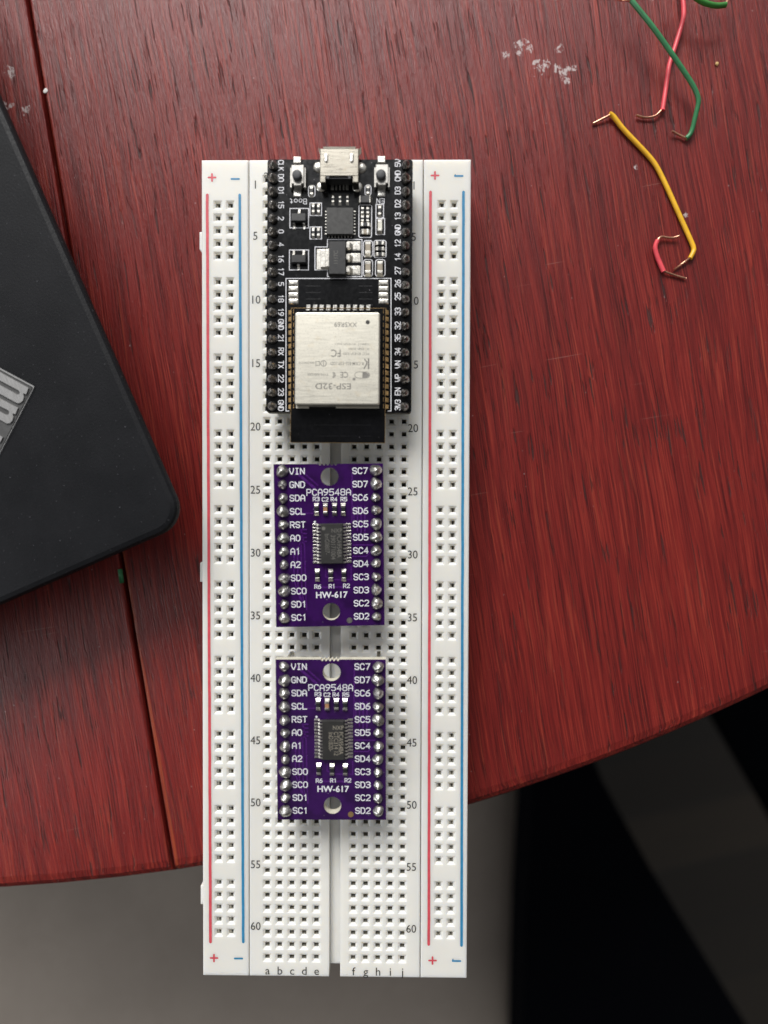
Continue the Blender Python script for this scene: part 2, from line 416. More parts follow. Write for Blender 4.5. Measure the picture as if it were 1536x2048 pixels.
def mottled_plastic(name, col):
    t = NT(name); v = t.coords((1, 1, 1))
    c = t.mix(t.step(t.noise(v, .5, 3), .35, .65), tuple(k * .965 for k in col), col)
    sp = t.step(t.noise(v, 33, 1), .80, .83)
    c = t.mix(t.math('MULTIPLY', sp, .25), c, (.45, .40, .36))
    t.set(Base_Color=c, Roughness=t.step(t.noise(v, 8, 3), .3, .7, .34, .48))
    t.p.inputs['Subsurface Weight'].default_value = .85; t.p.inputs['Subsurface Radius'].default_value = (.22, .20, .165); t.p.inputs['Subsurface Scale'].default_value = 1.0
    t.bump(t.noise(v, 18, 3), .06, .01)
    return t.mat
def brushed(name, col, rough, metal=1.0):
    t = NT(name); a = t.coords((3, 60, 1)); b = t.coords((1, 1, 1))
    n = t.noise(a, 1, 4, .7); s = t.noise(b, 55, 2, .6); k = t.noise(b, 6, 4)
    c = t.mix(t.step(n, .25, .75), tuple(x * .86 for x in col), col)
    c = t.mix(t.math('MULTIPLY', t.step(s, .56, .70), .55), c, tuple(x * .45 for x in col))
    c = t.mix(t.math('MULTIPLY', t.step(k, .56, .72), .25), c, (col[0] * .8, col[1] * .68, col[2] * .5))
    t.set(Base_Color=c, Metallic=metal, Roughness=t.step(n, .2, .8, rough - .08, rough + .10)); t.bump(t.math('ADD', n, s), .10, .004)
    return t.mat
def solder_mat(name, col, rough):
    t = NT(name); v = t.coords((1, 1, 1)); n = t.noise(v, 14, 4, .6)
    t.set(Base_Color=t.mix(t.step(n, .40, .66), col, tuple(x * .45 for x in col)), Metallic=1.0, Roughness=t.step(n, .3, .7, rough - .08, rough + .15)); t.bump(t.noise(v, 26, 3), .35, .02)
    return t.mat
def pcb_mat(name, col, col2, rough, dust):
    t = NT(name); v = t.coords((1, 1, 1))
    c = t.mix(t.step(t.noise(v, 2.2, 3), .38, .62), col, col2)
    vo = t.n('TexVoronoi', feature='F1'); vo.inputs['Scale'].default_value = 11.0; t.l(v, vo.inputs['Vector'])
    pk = t.step(t.noise(v, 5.5, 3), .54, .66)
    fl = t.math('MULTIPLY', t.step(vo.outputs['Distance'], .05, .11, 1, 0), pk)
    c = t.mix(t.math('MULTIPLY', fl, dust), c, (.50, .46, .50))
    fb = t.coords((2, 26, 1), math.radians(37)); fr = t.step(t.noise(fb, 1, 2, .4), .78, .80)
    c = t.mix(t.math('MULTIPLY', fr, dust * .35), c, (.4, .36, .42))
    t.set(Base_Color=c, Roughness=t.step(t.noise(v, 11, 3), .3, .7, rough - .03, rough + .05)); t.bump(t.noise(v, 30, 2), .02, .01)
    t.p.inputs['Specular IOR Level'].default_value = .4
    return t.mat

M_white = mottled_plastic('white_plastic', (.805, .79, .74))
M_foam = simple('foam_tape', (.55, .53, .50), .9)
M_red = simple('red_ink', (.62, .075, .10), .5, vary=.10, scale=9)
M_blue = simple('blue_ink', (.025, .22, .42), .5, vary=.10, scale=9)
M_ink = simple('black_ink', (.035, .033, .032), .6)
M_clip = simple('spring_contact', (.40, .37, .29), .5, .5)
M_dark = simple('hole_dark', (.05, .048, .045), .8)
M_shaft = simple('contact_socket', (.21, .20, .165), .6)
M_rail_clip = simple('rail_contact', (.60, .57, .49), .5, .2)
M_pcb_black = pcb_mat('black_solder_mask', (.0040, .0040, .0048), (.0028, .0028, .0032), .17, .5)
M_pcb_purple = pcb_mat('purple_solder_mask', (.034, .0052, .078), (.022, .0036, .050), .20, .55)
M_trace = simple('copper_trace_under_mask', (.058, .0080, .125), .28)
M_trace_b = simple('trace_under_black_mask', (.009, .009, .010), .30)
M_fr4 = simple('board_edge_fibre', (.56, .53, .44), .7)
M_fr4b = simple('dark_board_edge', (.10, .09, .07), .7)
M_silk = simple('white_print', (.74, .74, .78), .55, vary=.05)
M_solder = solder_mat('solder', (.66, .645, .61), .32)
M_solder_dark = solder_mat('fluxed_solder', (.33, .315, .295), .26)
M_tin = simple('tinned_pad', (.68, .655, .60), .32, 1.0, vary=.2, scale=12, bump=.12, bscale=18)
M_gold = simple('gold_edge', (.58, .38, .17), .42, .85, scale=20)
M_shield = brushed('nickel_shield', (.70, .67, .585), .48, .9)
M_usb = brushed('nickel_socket', (.30, .28, .24), .30)
M_engrave = simple('laser_engraving', (.22, .21, .19), .8)
M_black_plastic = simple('black_plastic', (.009, .009, .010), .42, bump=.15, bscale=60)
M_chip = simple('chip_epoxy', (.024, .023, .022), .55, bump=.10, bscale=70)
M_chip_ink = simple('chip_marking', (.26, .235, .19), .65)
M_faint_ink = simple('faint_chip_marking', (.125, .12, .108), .65)
M_button = simple('button_rubber', (.045, .046, .05), .55)
M_button_metal = simple('button_frame', (.40, .385, .36), .42, .75, scale=10)
M_res = simple('resistor_body', (.014, .014, .016), .4)
M_cap = simple('ceramic_capacitor', (.36, .19, .095), .5)
M_cap_grey = simple('pale_ceramic', (.34, .29, .22), .5)
M_led = simple('led_body', (.74, .72, .62), .35)
M_copper = simple('copper_wire', (.80, .42, .28), .30, 1.0, vary=.2, scale=14)
M_wire_green = simple('green_insulation', (.040, .215, .085), .42, vary=.15, scale=4)
M_wire_red = simple('red_insulation', (.74, .075, .095), .42, vary=.12, scale=4)
M_wire_yellow = simple('yellow_insulation', (.86, .47, .020), .42, vary=.10, scale=4)
M_ceramic_hole = simple('plated_hole', (.55, .50, .42), .35, .9)
def lid_material():
    t = NT('pebbled_black_lid'); v = t.coords((1, 1, 1)); n = t.noise(v, 24, 4, .65); n2 = t.noise(v, 1.2, 3)
    sp = t.step(t.noise(v, 24, 2, .5), .70, .77)
    c = t.mix(t.step(n2, .3, .7), (.0062, .0066, .0082), (.0092, .0096, .0115))
    c = t.mix(t.math('MULTIPLY', sp, .45), c, (.20, .20, .22))
    t.set(Base_Color=c, Roughness=t.step(n, .3, .7, .46, .62)); t.bump(n, .40, .012); return t.mat
M_lid = lid_material(); M_lid.node_tree.nodes['Principled BSDF'].inputs['Specular IOR Level'].default_value = .16
M_lid_edge = simple('lid_trim', (.020, .018, .018), .35)
M_badge = brushed('brushed_badge', (.46, .455, .45), .42, .7)
M_badge_dark = simple('badge_ground', (.075, .075, .075), .5)
def fabric(name, a, b):
    t = NT(name); v = t.coords((1, 1, 1)); w1 = t.noise(t.coords((14, 2, 1), .5), 1, 3); n = t.noise(v, .25, 4)
    t.set(Base_Color=t.mix(t.step(t.math('ADD', t.math('MULTIPLY', n, .35), t.math('MULTIPLY', w1, .65)), .25, .75), a, b), Roughness=.9); t.bump(w1, .3, .05); return t.mat
M_fabric = fabric('grey_fabric', (.29, .25, .215), (.37, .322, .278))
M_black = simple('matt_black', (.0012, .0014, .0024), .95, spec=.03)
def floor_material():
    t = NT('dark_floorboards'); v = t.coords((1, 1, 1), math.radians(-14))
    br = t.n('TexBrick'); br.inputs['Scale'].default_value = 1.0; br.inputs['Brick Width'].default_value = 90; br.inputs['Row Height'].default_value = 9
    br.inputs['Mortar Size'].default_value = .18; br.inputs['Color1'].default_value = (.025, .019, .013, 1); br.inputs['Color2'].default_value = (.011, .009, .007, 1); br.inputs['Mortar'].default_value = (.008, .008, .008, 1)
    t.l(v, br.inputs['Vector'])
    g = t.noise(t.coords((.05, .9, 1), math.radians(-14)), 1, 4, .6)
    t.set(Base_Color=t.mix(t.step(g, .3, .7), t.mix(.35, br.outputs['Color'], (.012, .010, .0075)), br.outputs['Color']), Roughness=.5); return t.mat
M_floor = floor_material()

# ------------------------------------------------------------------ the setting
mb = MB(); mb.box(-2500, -2500, -780, 2500, 2500, -740); tag(mb.build('floor', M_floor), kind='structure')

# ---- round table of two visible boards
RIM = [(0, 1790), (166, 1767), (348, 1740), (941, 1619), (1107, 1569), (1273, 1499), (1438, 1428), (1533, 1389)]
rp = [at(u, v, -1.5) for u, v in RIM]
def circle_fit(ps):
    import numpy as np
    A = np.array([[2 * p.x, 2 * p.y, 1] for p in ps]); b = np.array([p.x ** 2 + p.y ** 2 for p in ps])
    c = np.linalg.lstsq(A, b, rcond=None)[0]
    return float(c[0]), float(c[1]), float(math.sqrt(c[2] + c[0] ** 2 + c[1] ** 2))
TX, TY, TR = circle_fit(rp)
print('table circle', TX, TY, TR)
s0 = at(57, 16, 0); s1 = at(345, 1738, 0)
sd = (s1 - s0).normalized()
def on_rim(side):
    """Where the seam, moved sideways by `side` mm, meets the rim near the camera, and far away."""
    nrm = Vector((-sd.y, sd.x, 0)); o = s0 + nrm * side
    fx, fy = o.x - TX, o.y - TY; b = fx * sd.x + fy * sd.y; c = fx * fx + fy * fy - TR * TR
    k = math.sqrt(b * b - c)
    return [(o.x + sd.x * (-b + q * k), o.y + sd.y * (-b + q * k)) for q in (1, -1)]
def ang(p): return math.atan2(p[1] - TY, p[0] - TX)
def rim_arc(a0, a1, n): return [(TX + TR * math.cos(a0 + (a1 - a0) * i / n), TY + TR * math.sin(a0 + (a1 - a0) * i / n)) for i in range(n + 1)]
def paint_spots(lst): return [(at(u, v, 0).x - TX, at(u, v, 0).y - TY, r) for u, v, r in lst]
table = empty('round_table', (TX, TY, -740))
tag(table, 'round red-stained wooden table with worn boards and a dark seam, under the white breadboard', 'table')
TO = Vector((TX, TY, -740))
def plank(poly, dists_rim, seam_edges, name, mat):
    m = MB(); layers = []
    n = len(poly)
    prof = [(3.0, -22), (0.3, -18), (0, -12), (0, -4.0), (0.5, -2.3), (1.4, -0.95), (2.6, -0.25), (4.2, 0.0)]
    sprof = [(0.0, -22), (0, -18), (0, -12), (0, -4.0), (0, -1.2), (0.05, -0.7), (0.25, -0.2), (0.6, 0.0)]
    for (ri, rz), (si, sz) in zip(prof, sprof):
        d = [si if i in seam_edges else ri for i in range(n)]
        q = offset_poly(poly, d)
        layers.append([(x - TX, y - TY, rz + 740) for x, y in q])
    m.loft(layers, 0)
    for i in range(len(m.sm) - 2): m.sm[i] = False
    return m.build(name, mat, table)
near_r, far_r = on_rim(0.32); near_l, far_l = on_rim(-0.32)
a0, a1 = ang(near_r), ang(far_r)
if a1 < a0: a1 += 2 * math.pi
polyR = rim_arc(a0, a1, 150)
b0, b1 = ang(far_l), ang(near_l)
if b1 < b0: b1 += 2 * math.pi
polyL = rim_arc(b0, b1, 110)
SPR = paint_spots([(1012, 110, 1.3), (1037, 88, 1.5), (1049, 84, 1.3), (1059, 97, 1.2), (1038, 104, 1.0), (1072, 128, 1.4), (1082, 138, 1.5), (1092, 129, 1.3), (1118, 98, 1.2), (1114, 137, 1.4), (1127, 145, 1.6), (1138, 139, 1.4), (1148, 136, 1.1), (1131, 160, 1.3), (1272, 335, .7), (1371, 430, .8)])
SPL = paint_spots([(18, 141, 1.5), (24, 150, 1.1), (10, 214, 1.5), (20, 212, 1.2), (52, 219, 1.4)])
pr = plank(polyR, None, {len(polyR) - 1}, 'table_board', wood_material('red_wood_wide_board', 0.0, 1.0, SPR, (Matrix.Rotation(-GRAIN, 3, 'Z') @ (s0 - Vector((TX, TY, 0)))).x))
pl = plank(polyL, None, {len(polyL) - 1}, 'table_board', wood_material('red_wood_side_board', 37.0, 1.06, SPL))
for k in range(3):
    a = math.radians(90 + 120 * k)
    m = MB(); m.tube([(math.cos(a) * TR * .35, math.sin(a) * TR * .35, 718), (math.cos(a) * TR * .62, math.sin(a) * TR * .62, 0)], 22, 12)
    m.build('table_leg', M_black, table)

# ---- chair below the table edge
ch = empty('chair', (0, -200, -740))
tag(ch, 'grey fabric chair with an added black slab, standing on the dark floor below the table edge', 'chair')
def level_poly(pts, z): return [(at(u, v, z).x, at(u, v, z).y) for u, v in pts]
def child_prism(name, pts, ztop, zbot, mat, c, par, org):
    m = MB(); q = level_poly(pts, ztop)
    area = sum(q[i][0] * q[(i + 1) % len(q)][1] - q[(i + 1) % len(q)][0] * q[i][1] for i in range(len(q)))
    if area < 0: q.reverse()
    q = [(x - org[0], y - org[1]) for x, y in q]
    m.prism(q, zbot - org[2], ztop - org[2], c, cb=0); return m.build(name, mat, par)
OC = (0, -200, -740)
m = MB(); layers = []                       # a crowned cushion, shaped to drop to the right so it shades darker there
n_ = 40
edge = [at(1070, 1640, -360), at(1048, 2250, -360)]
xr = edge[0].x
xl = at(-700, 1700, -270).x; yt, yb = at(0, 1450, -270).y, at(0, 2500, -270).y
prof = []
for i in range(n_ + 1):
    f = i / n_; x = xl + (xr - xl) * f
    z = -262 - 4 - 95 * f ** 2.0 + 8 * math.sin(f * math.pi)
    if f > .96: z -= 20 * ((f - .96) / .04) ** 2
    prof.append((x, z))
vs = [(x + (edge[1].x - edge[0].x) * (f_ * (x - xl) / (xr - xl)) - OC[0], y - OC[1], z - OC[2]) for f_, y in ((-.4, yt), (1.0, yb)) for x, z in prof]
vs += [(vs[0][0], vs[0][1], 360), (vs[n_][0], vs[n_][1], 360), (vs[n_ + 1][0], vs[n_ + 1][1], 360), (vs[-1][0], vs[-1][1], 360)]
k_ = 2 * (n_ + 1)
fs = [(n_ + 1 + i, n_ + 2 + i, i + 1, i) for i in range(n_)]
m.add(vs, fs, 0, True)
m.add(vs, [(k_ + 2, k_, k_ + 1, k_ + 3), tuple([k_ + 1, k_] + list(range(0, n_ + 1))), tuple([k_ + 2, k_ + 3] + list(range(2 * n_ + 1, n_, -1))), (k_, k_ + 2, n_ + 1, 0), (k_ + 3, k_ + 1, n_, 2 * n_ + 1)], 0)
m.build('seat', M_fabric, ch)
child_prism('slab', [(1062, 1640), (1068, 1330), (1700, 1330), (1900, 1600), (1640, 1740), (1470, 1448), (1440, 1400), (1160, 1450), (1205, 1562), (1300, 1735), (1500, 2060), (1600, 2250), (1040, 2250), (1050, 1850)], -285, -330, M_black, 0, ch, OC)  # added black slab standing in for the shadow-dark areas beside the floor strip
for u, v in ((1100, 1400), (1500, 1390), (1200, 2200)):
    p = at(u, v, -330); m = MB(); m.box(p.x - 18, p.y + 200 - 18, 0, p.x + 18, p.y + 200 + 18, 409.5); m.build('leg', M_black, ch)
# ------------------------------------------------------------------ laptop
LZ = 20.0
c_r0 = at(0, 215, LZ); c_r1 = at(352, 1003, LZ)
lap_corner = at(372, 1046, LZ)
e_up = (Vector((at(60, 345, LZ).x, at(60, 345, LZ).y)) - Vector((at(330, 957, LZ).x, at(330, 957, LZ).y))).normalized()
e_left = Vector((-e_up.y, e_up.x))
lap = empty('laptop', (lap_corner.x, lap_corner.y, 0), math.atan2(e_up.y, e_up.x))
tag(lap, 'closed black laptop with pebbled lid, rounded corner and brushed silver badge', 'laptop')
# local axes: x runs up the right edge, y runs to the left along the near edge
m = MB(); m.loft([[(x, y, z) for x, y in offset_poly(rrect(0, 0, 330, 230, 5.4, 8), d)] for d, z in ((19.0, 1.8), (17.0, 3.4), (8.5, 15.5), (8.0, 17.2))]); m.build('base', M_lid_edge, lap)
m = MB(); m.loft([[(x, y, z) for x, y in offset_poly(rrect(0, 0, 330, 230, 5.4, 8), d)] for d, z in ((2.0, 17.4), (0.5, 17.6), (0.1, 18.0), (0, 18.7), (0.15, 19.3), (0.5, 19.75), (1.3, 20.0))]); m.build('lid', M_lid, lap)
for x, y in ((25, 25), (305, 25), (25, 205), (305, 205)):
    m = MB(); m.prism(disc(x, y, 6), 0, 2.2); m.build('foot', M_black_plastic, lap)
L_inv = lap.matrix_basis.copy()
bpy.context.view_layer.update()
def lap_loc(zx, zy, z=20.0):
    p = at(zx / 9.31, 720 + zy / 9.31, z) * U
    q = lap.matrix_world.inverted() @ p; return (q.x / U, q.y / U)
def ccw(q):
    a = sum(q[i][0] * q[(i + 1) % len(q)][1] - q[(i + 1) % len(q)][0] * q[i][1] for i in range(len(q)))
    return q if a > 0 else q[::-1]
plate = ccw([lap_loc(*p) for p in [(620, 497), (-380, -35), (-1080, 1320), (-40, 1775)]])
m = MB(); m.prism(plate, 19.4, 20.12, .05); badge = m.build('badge', M_badge_dark, lap)
m = MB()
edge_pts = [lap_loc(*p, 20.3) for p in [(-380, -38), (615, 492), (628, 505), (-30, 1780)]]
m.ribbon(edge_pts[:3], .28, 20.30, cap=False); m.ribbon(edge_pts[2:], .10, 20.29, cap=False)
m.build('badge_rim', M_badge, badge)
def glyph(pts):
    m = MB(); q = ccw([lap_loc(*p, 20.35) for p in pts]); m.prism(q, 20.05, 20.38, 0.0); return m.build('badge_letter', M_badge, badge)
glyph([(-260, 82), (530, 520), (485, 640), (432, 618), (446, 690), (428, 752), (385, 792), (335, 806), (285, 784), (-260, 490), (-260, 328), (285, 622), (325, 648), (362, 632), (374, 602), (345, 565), (-260, 243)])
glyph([(-260, 580), (335, 890), (285, 1010), (232, 988), (250, 1065), (228, 1132), (180, 1178), (125, 1182), (80, 1155), (-260, 965), (-260, 825), (95, 1012), (140, 1024), (172, 1000), (172, 955), (140, 930), (-260, 730)])
glyph([(-260, 1290), (52, 1437), (-2, 1540), (-260, 1420)])

# ------------------------------------------------------------------ breadboard
ZB = 10.0; PY = 2.575; HX = 27.3; HY = 83.72
def row_y(k): return (32 - k) * PY
bb = empty('breadboard', (0, 0, 0))
tag(bb, 'white solderless breadboard overhanging the table edge, carrying the three circuit boards', 'breadboard')
def strip_mesh(x0, x1, y0, y1, cols, rows, trough=None, seed=0):
    """A strip with funnel holes: a rectilinear top sheet whose hole cells open into tapered square shafts."""
    m = MB(); hw, hh = .93, .89
    xs = sorted([x0 + .25, x1 - .25] + [c + s * hw for c in cols for s in (-1, 1)] + ([-trough, trough] if trough else []))
    ys = sorted([y0 + .25, y1 - .25] + [r + s * hh for r in rows for s in (-1, 1)])
    idx = {}; vs = []; fs = []
    for j, y in enumerate(ys):
        for i, x in enumerate(xs): idx[i, j] = len(vs); vs.append((x, y, ZB))
    colset = {round(c, 3) for c in cols}; rowset = {round(r, 3) for r in rows}
    for j in range(len(ys) - 1):
        cy = (ys[j] + ys[j + 1]) / 2
        for i in range(len(xs) - 1):
            cx = (xs[i] + xs[i + 1]) / 2
            if trough and abs(cx) < trough: continue
            if round(cx, 3) in colset and round(cy, 3) in rowset: continue
            fs.append((idx[i, j], idx[i + 1, j], idx[i + 1, j + 1], idx[i, j + 1]))
    m.add(vs, fs)
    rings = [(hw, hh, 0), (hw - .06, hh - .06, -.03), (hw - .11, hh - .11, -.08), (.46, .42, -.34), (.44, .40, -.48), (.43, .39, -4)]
    for cx in cols:
        for cy in rows:
            L = [[(cx - a, cy - b, ZB + z), (cx + a, cy - b, ZB + z), (cx + a, cy + b, ZB + z), (cx - a, cy + b, ZB + z)] for a, b, z in rings]
            n = len(L); v2 = [p for l in L for p in l]; f2 = []
            for k in range(n - 1):
                for i in range(4):
                    j = (i + 1) % 4; f2.append((k * 4 + j, k * 4 + i, (k + 1) * 4 + i, (k + 1) * 4 + j)[::-1])
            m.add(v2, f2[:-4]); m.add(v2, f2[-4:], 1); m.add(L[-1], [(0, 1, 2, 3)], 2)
    # chamfered rim and outer walls
    out = []
    for d, z in ((0, 1.5), (0, ZB - .25), (.08, ZB - .07), (.25, ZB)):
        out.append([(x0 + d, y0 + d, z), (x1 - d, y0 + d, z), (x1 - d, y1 - d, z), (x0 + d, y1 - d, z)])
    if not trough: m.loft(out, 0, caps=(True, False))
    else:
        for a, b in ((x0, -trough), (trough, x1)):
            o2 = []
            for d, z in ((0, 1.5), (0, ZB - .25), (.08, ZB - .07), (.25, ZB)):
                dl = d if a == x0 else 0; dr = d if b == x1 else 0
                o2.append([(a + dl, y0 + d, z), (b - dr, y0 + d, z), (b - dr, y1 - d, z), (a + dl, y1 - d, z)])
            m.loft(o2, 0, caps=(True, False))
        m.box(-trough, y0 + 1.5, 1.5, trough, y1 - 1.5, ZB - 1.7)
    return m
MAIN_COLS = [-13.97 + 2.54 * i for i in range(5)] + [3.81 + 2.54 * i for i in range(5)]
MAIN_ROWS = [row_y(k) for k in range(1, 64)]
RAIL_ROWS = [row_y(3 + i) for i in range(59) if i % 6 != 5]
def clips(cols, rows, across):
    m = MB()
    for cx in cols:
        for cy in rows:
            j = random.uniform(-.06, .06)
            for s in (-1, 1):
                g = .05 + abs(j) + random.uniform(0, .05)
                if across: v = [(cx - .42, cy + s * .385, ZB - 1.1), (cx + .42, cy + s * .385, ZB - 1.1), (cx + .42, cy + j + s * g, ZB - 1.9), (cx - .42, cy + j + s * g, ZB - 1.9)]
                else: v = [(cx + s * .425, cy - .385, ZB - .62), (cx + s * .425, cy + .385, ZB - .62), (cx + j + s * g, cy + .385, ZB - 1.05 - .25 * s), (cx + j + s * g, cy - .385, ZB - 1.05 - .25 * s)]
                m.add(v, [(0, 1, 2, 3)])
    return m
t_strip = strip_mesh(-17.62, 17.62, -HY, HY, MAIN_COLS, MAIN_ROWS, 1.15).build('terminal_strip', [M_white, M_shaft, M_dark], bb)
tag(clips(MAIN_COLS, MAIN_ROWS, True).build('spring_clips', M_clip, t_strip), kind='stuff')
def px_x(u, v): return at(u, v, ZB).x
def px_y(u, v): return at(u, v, ZB).y
rails = []
for x0, x1, cols in ((-27.3, -17.76, [-24.0, -21.46]), (17.76, 27.3, [21.40, 23.94])):
    r = strip_mesh(x0, x1, -HY, HY, cols, RAIL_ROWS).build('power_rail', [M_white, M_shaft, M_dark], bb)
    tag(clips(cols, RAIL_ROWS, False).build('spring_clips', M_rail_clip, r), kind='stuff'); rails.append(r)
for (v0, v1, flat_top) in ((464, 520, True), (1117, 1164, False), (1760, 1806, False)):
    yt = at(400, v0, 7).y; yb = at(400, v1, 7).y
    q = [(-28.55, yb + .15), (-27.2, yb), (-27.2, yt), (-28.55, yt - .9)] if not flat_top else [(-28.55, yb + 2.0), (-27.2, yb), (-27.2, yt), (-28.55, yt - .3)]
    m = MB(); m.prism(q, 2.2, 7.6, .15); m.build('locking_tab', M_white, rails[0])
# adhesive foam below
m = MB(); m.box(-26.9, -HY + .5, 0.0, 26.9, HY - .5, 1.5); m.build('foam_backing', M_foam, bb)
# print: coloured lines and signs belong to the rails
def line_between(u0, v0, u1, v1, w, mat_i, m):
    n = 60; a = at(u0, v0, ZB); b = at(u1, v1, ZB); pts = []
    for i in range(n + 1):
        p = a.lerp(b, i / n); pts.append((p.x + random.uniform(-.025, .025), p.y))
    m.ribbon(pts, w, ZB + .012, mat_i)
def plus(m, u, v, s=.72, w=.36):
    p = at(u, v, ZB); m.ribbon([(p.x - s, p.y), (p.x + s, p.y)], w, ZB + .012, 0); m.ribbon([(p.x, p.y - s), (p.x, p.y + s)], w, ZB + .015, 0)
def minus(m, u, v, hook=0):
    p = at(u, v, ZB); m.ribbon([(p.x - .78, p.y), (p.x + .78, p.y)], .36, ZB + .012, 1)
    if hook: m.ribbon([(p.x - .80, p.y + .02), (p.x - .72, p.y + .42 * hook)], .24, ZB + .015, 1)
m = MB(); line_between(414.5, 390, 421, 1884, .58, 0, m); line_between(479.5, 390, 486.5, 1884, .54, 1, m)
plus(m, 424, 355); minus(m, 470.5, 358); plus(m, 428, 1916); minus(m, 477, 1917); m.build('rail_print', [M_red, M_blue], rails[0])
m = MB(); line_between(861, 384, 857.5, 1889, .56, 0, m); line_between(927, 384, 923, 1891, .54, 1, m)
plus(m, 870, 351); minus(m, 917.5, 352, .6); plus(m, 865, 1921); minus(m, 913, 1922, .9); m.build('rail_print', [M_red, M_blue], rails[1])
m = MB()
for k in [1] + list(range(5, 61, 5)):
    y = row_y(k) - .95 if k > 1 else row_y(1) - .95
    font_text(m, str(k), px_x(511, CY), y - .1, 1.72, z=ZB + .012, sx=.92)
    font_text(m, str(k), px_x(825.5, CY), y - .35, 1.72, z=ZB + .012, sx=.92)
for c, x in zip('abcdefghij', MAIN_COLS):
    font_text(m, c, x + .1, px_y(600, 1941), 1.75, z=ZB + .012)
    font_text(m, c, x - .15, px_y(600, 347), 1.75, z=ZB + .012)
m.build('printed_characters', M_ink, t_strip)

# ------------------------------------------------------------------ shared electronics
rs = random.Random(5)
def solder_meshes(mat, sharp, wob, n=6):
    out = []
    for k in range(n):
        m = MB(); hgt = rs.uniform(.95, 1.35) * sharp; spike = rs.choice((0, 0, .15, .35))
        m.lathe([(1.02, 0), (1.0, .12), (.93, .32), (.78, .55 * hgt), (.60, .74 * hgt), (.42, .90 * hgt), (.24, 1.03 * hgt), (.14, (1.10 + spike * .5) * hgt), (.05, (1.12 + spike) * hgt)], 18, wob=wob, rnd=rs)
        o = m.build('solder_joint', mat); me = o.data; bpy.data.objects.remove(o); out.append(me)
    return out
SJ_BRIGHT = solder_meshes(M_solder, 1.0, .10, 12); SJ_DARK = solder_meshes(M_solder_dark, 1.5, .04)
def solder(parent, x, y, me, s=1.0):
    o = bpy.data.objects.new('solder_joint', me); COL.objects.link(o); o.parent = parent
    o.location = (x * U, y * U, .012); o.rotation_euler = (rs.uniform(-.06, .06), rs.uniform(-.06, .06), rs.uniform(0, 6.28)); o.scale = (s, s, s * rs.uniform(.9, 1.1)); return o
_pin = MB(); _pin.prism(rect(-.32, -.32, .32, .32), -10.3, .6, .12, cb=.15); _po = _pin.build('pin', M_tin); PIN_MESH = _po.data; bpy.data.objects.remove(_po)
def header(parent, x, ys, thick):
    m = MB()
    for y in ys:
      eo = .5 if y in (ys[0], ys[-1]) else 1.05
      m.prism([(x - 1.25, y - .4), (x - .9, y - eo), (x + .9, y - eo), (x + 1.25, y - .4), (x + 1.25, y + .4), (x + .9, y + eo), (x - .9, y + eo), (x - 1.25, y + .4)], -thick - 2.0, -thick - .01)
    h = m.build('pin_header', M_black_plastic, parent)
    for y in ys:
        p = bpy.data.objects.new('pin', PIN_MESH); COL.objects.link(p); p.parent = h; p.location = (x * U, y * U, 0)
    return h
def board_slab(poly, holes, thick, mats, name, parent, pads=()):
    """Board with round drilled holes: the top and bottom sheets are bridged to the holes by strips."""
    import bmesh
    bm = bmesh.new()
    from mathutils.geometry import tessellate_polygon
    loops = [[Vector((x, y, 0)) for x, y in poly]] + [[Vector((x, y, 0)) for x, y in disc(cx, cy, r, 28)[::-1]] for cx, cy, r in holes]
    flat = [p for l in loops for p in l]; tris = tessellate_polygon(loops)
    m = MB()
    for z, flip in ((0.0, False), (-thick, True)):
        fs = []
        for t in tris:
            a, b, c = (flat[i] for i in t); up = (b - a).cross(c - a).z > 0
            fs.append(tuple(t) if up != flip else tuple(reversed(t)))
        m.add([(p.x, p.y, z) for p in flat], fs, 0)
    n = len(poly)
    m.loft([[(x, y, -thick) for x, y in poly], [(x, y, 0) for x, y in poly]], 1, caps=(False, False))
    for cx, cy, r in holes:
        d = disc(cx, cy, r, 28)[::-1]; m.loft([[(x, y, -thick) for x, y in d], [(x, y, 0) for x, y in d]], 1, caps=(False, False), smooth=True)
    bm.free()
    return m
def chip_component(parent, name, x, y, w, h, ht, mats, vertical=True, term=.28, z=0.0):
    """Two-terminal surface part: body with a metal cap at each end, standing on solder fillets."""
    m = MB(); a, b = (w / 2, h / 2)
    if vertical:
        t = h * term
        m.box(x - a * .94, y - b + t * .9, z + .03, x + a * .94, y + b - t * .9, z + ht * .97, .03, 0)
        for s in (-1, 1):
            y0, y1 = (y - b, y - b + t) if s < 0 else (y + b - t, y + b)
            m.box(x - a, y0, z + .02, x + a, y1, z + ht, .07, 1)
            e = .42; yy = y + s * b
            m.add([(x - a * 1.15, yy - s * .04, z + .02), (x + a * 1.15, yy - s * .04, z + .02), (x + a * 1.2, yy + s * e, z + .02), (x - a * 1.2, yy + s * e, z + .02), (x - a * .85, yy - s * .02, z + ht * .8), (x + a * .85, yy - s * .02, z + ht * .8)], [(4, 5, 2, 3), (0, 4, 3), (1, 2, 5)] if s > 0 else [(5, 4, 3, 2), (0, 3, 4), (1, 5, 2)], 1)
    else:
        t = w * term
        m.box(x - a + t * .9, y - b * .94, z + .03, x + a - t * .9, y + b * .94, z + ht * .97, .03, 0)
        for s in (-1, 1):
            x0, x1 = (x - a, x - a + t) if s < 0 else (x + a - t, x + a)
            m.box(x0, y - b, z + .02, x1, y + b, z + ht, .07, 1)
            e = .30; xx = x + s * a
            m.add([(xx, y - b, z + .02), (xx, y + b, z + .02), (xx + s * e, y + b, z + .02), (xx + s * e, y - b, z + .02), (xx, y - b * .85, z + ht * .75), (xx, y + b * .85, z + ht * .75)], [(4, 3, 2, 5)], 1)
    return m.build(name, mats, parent)
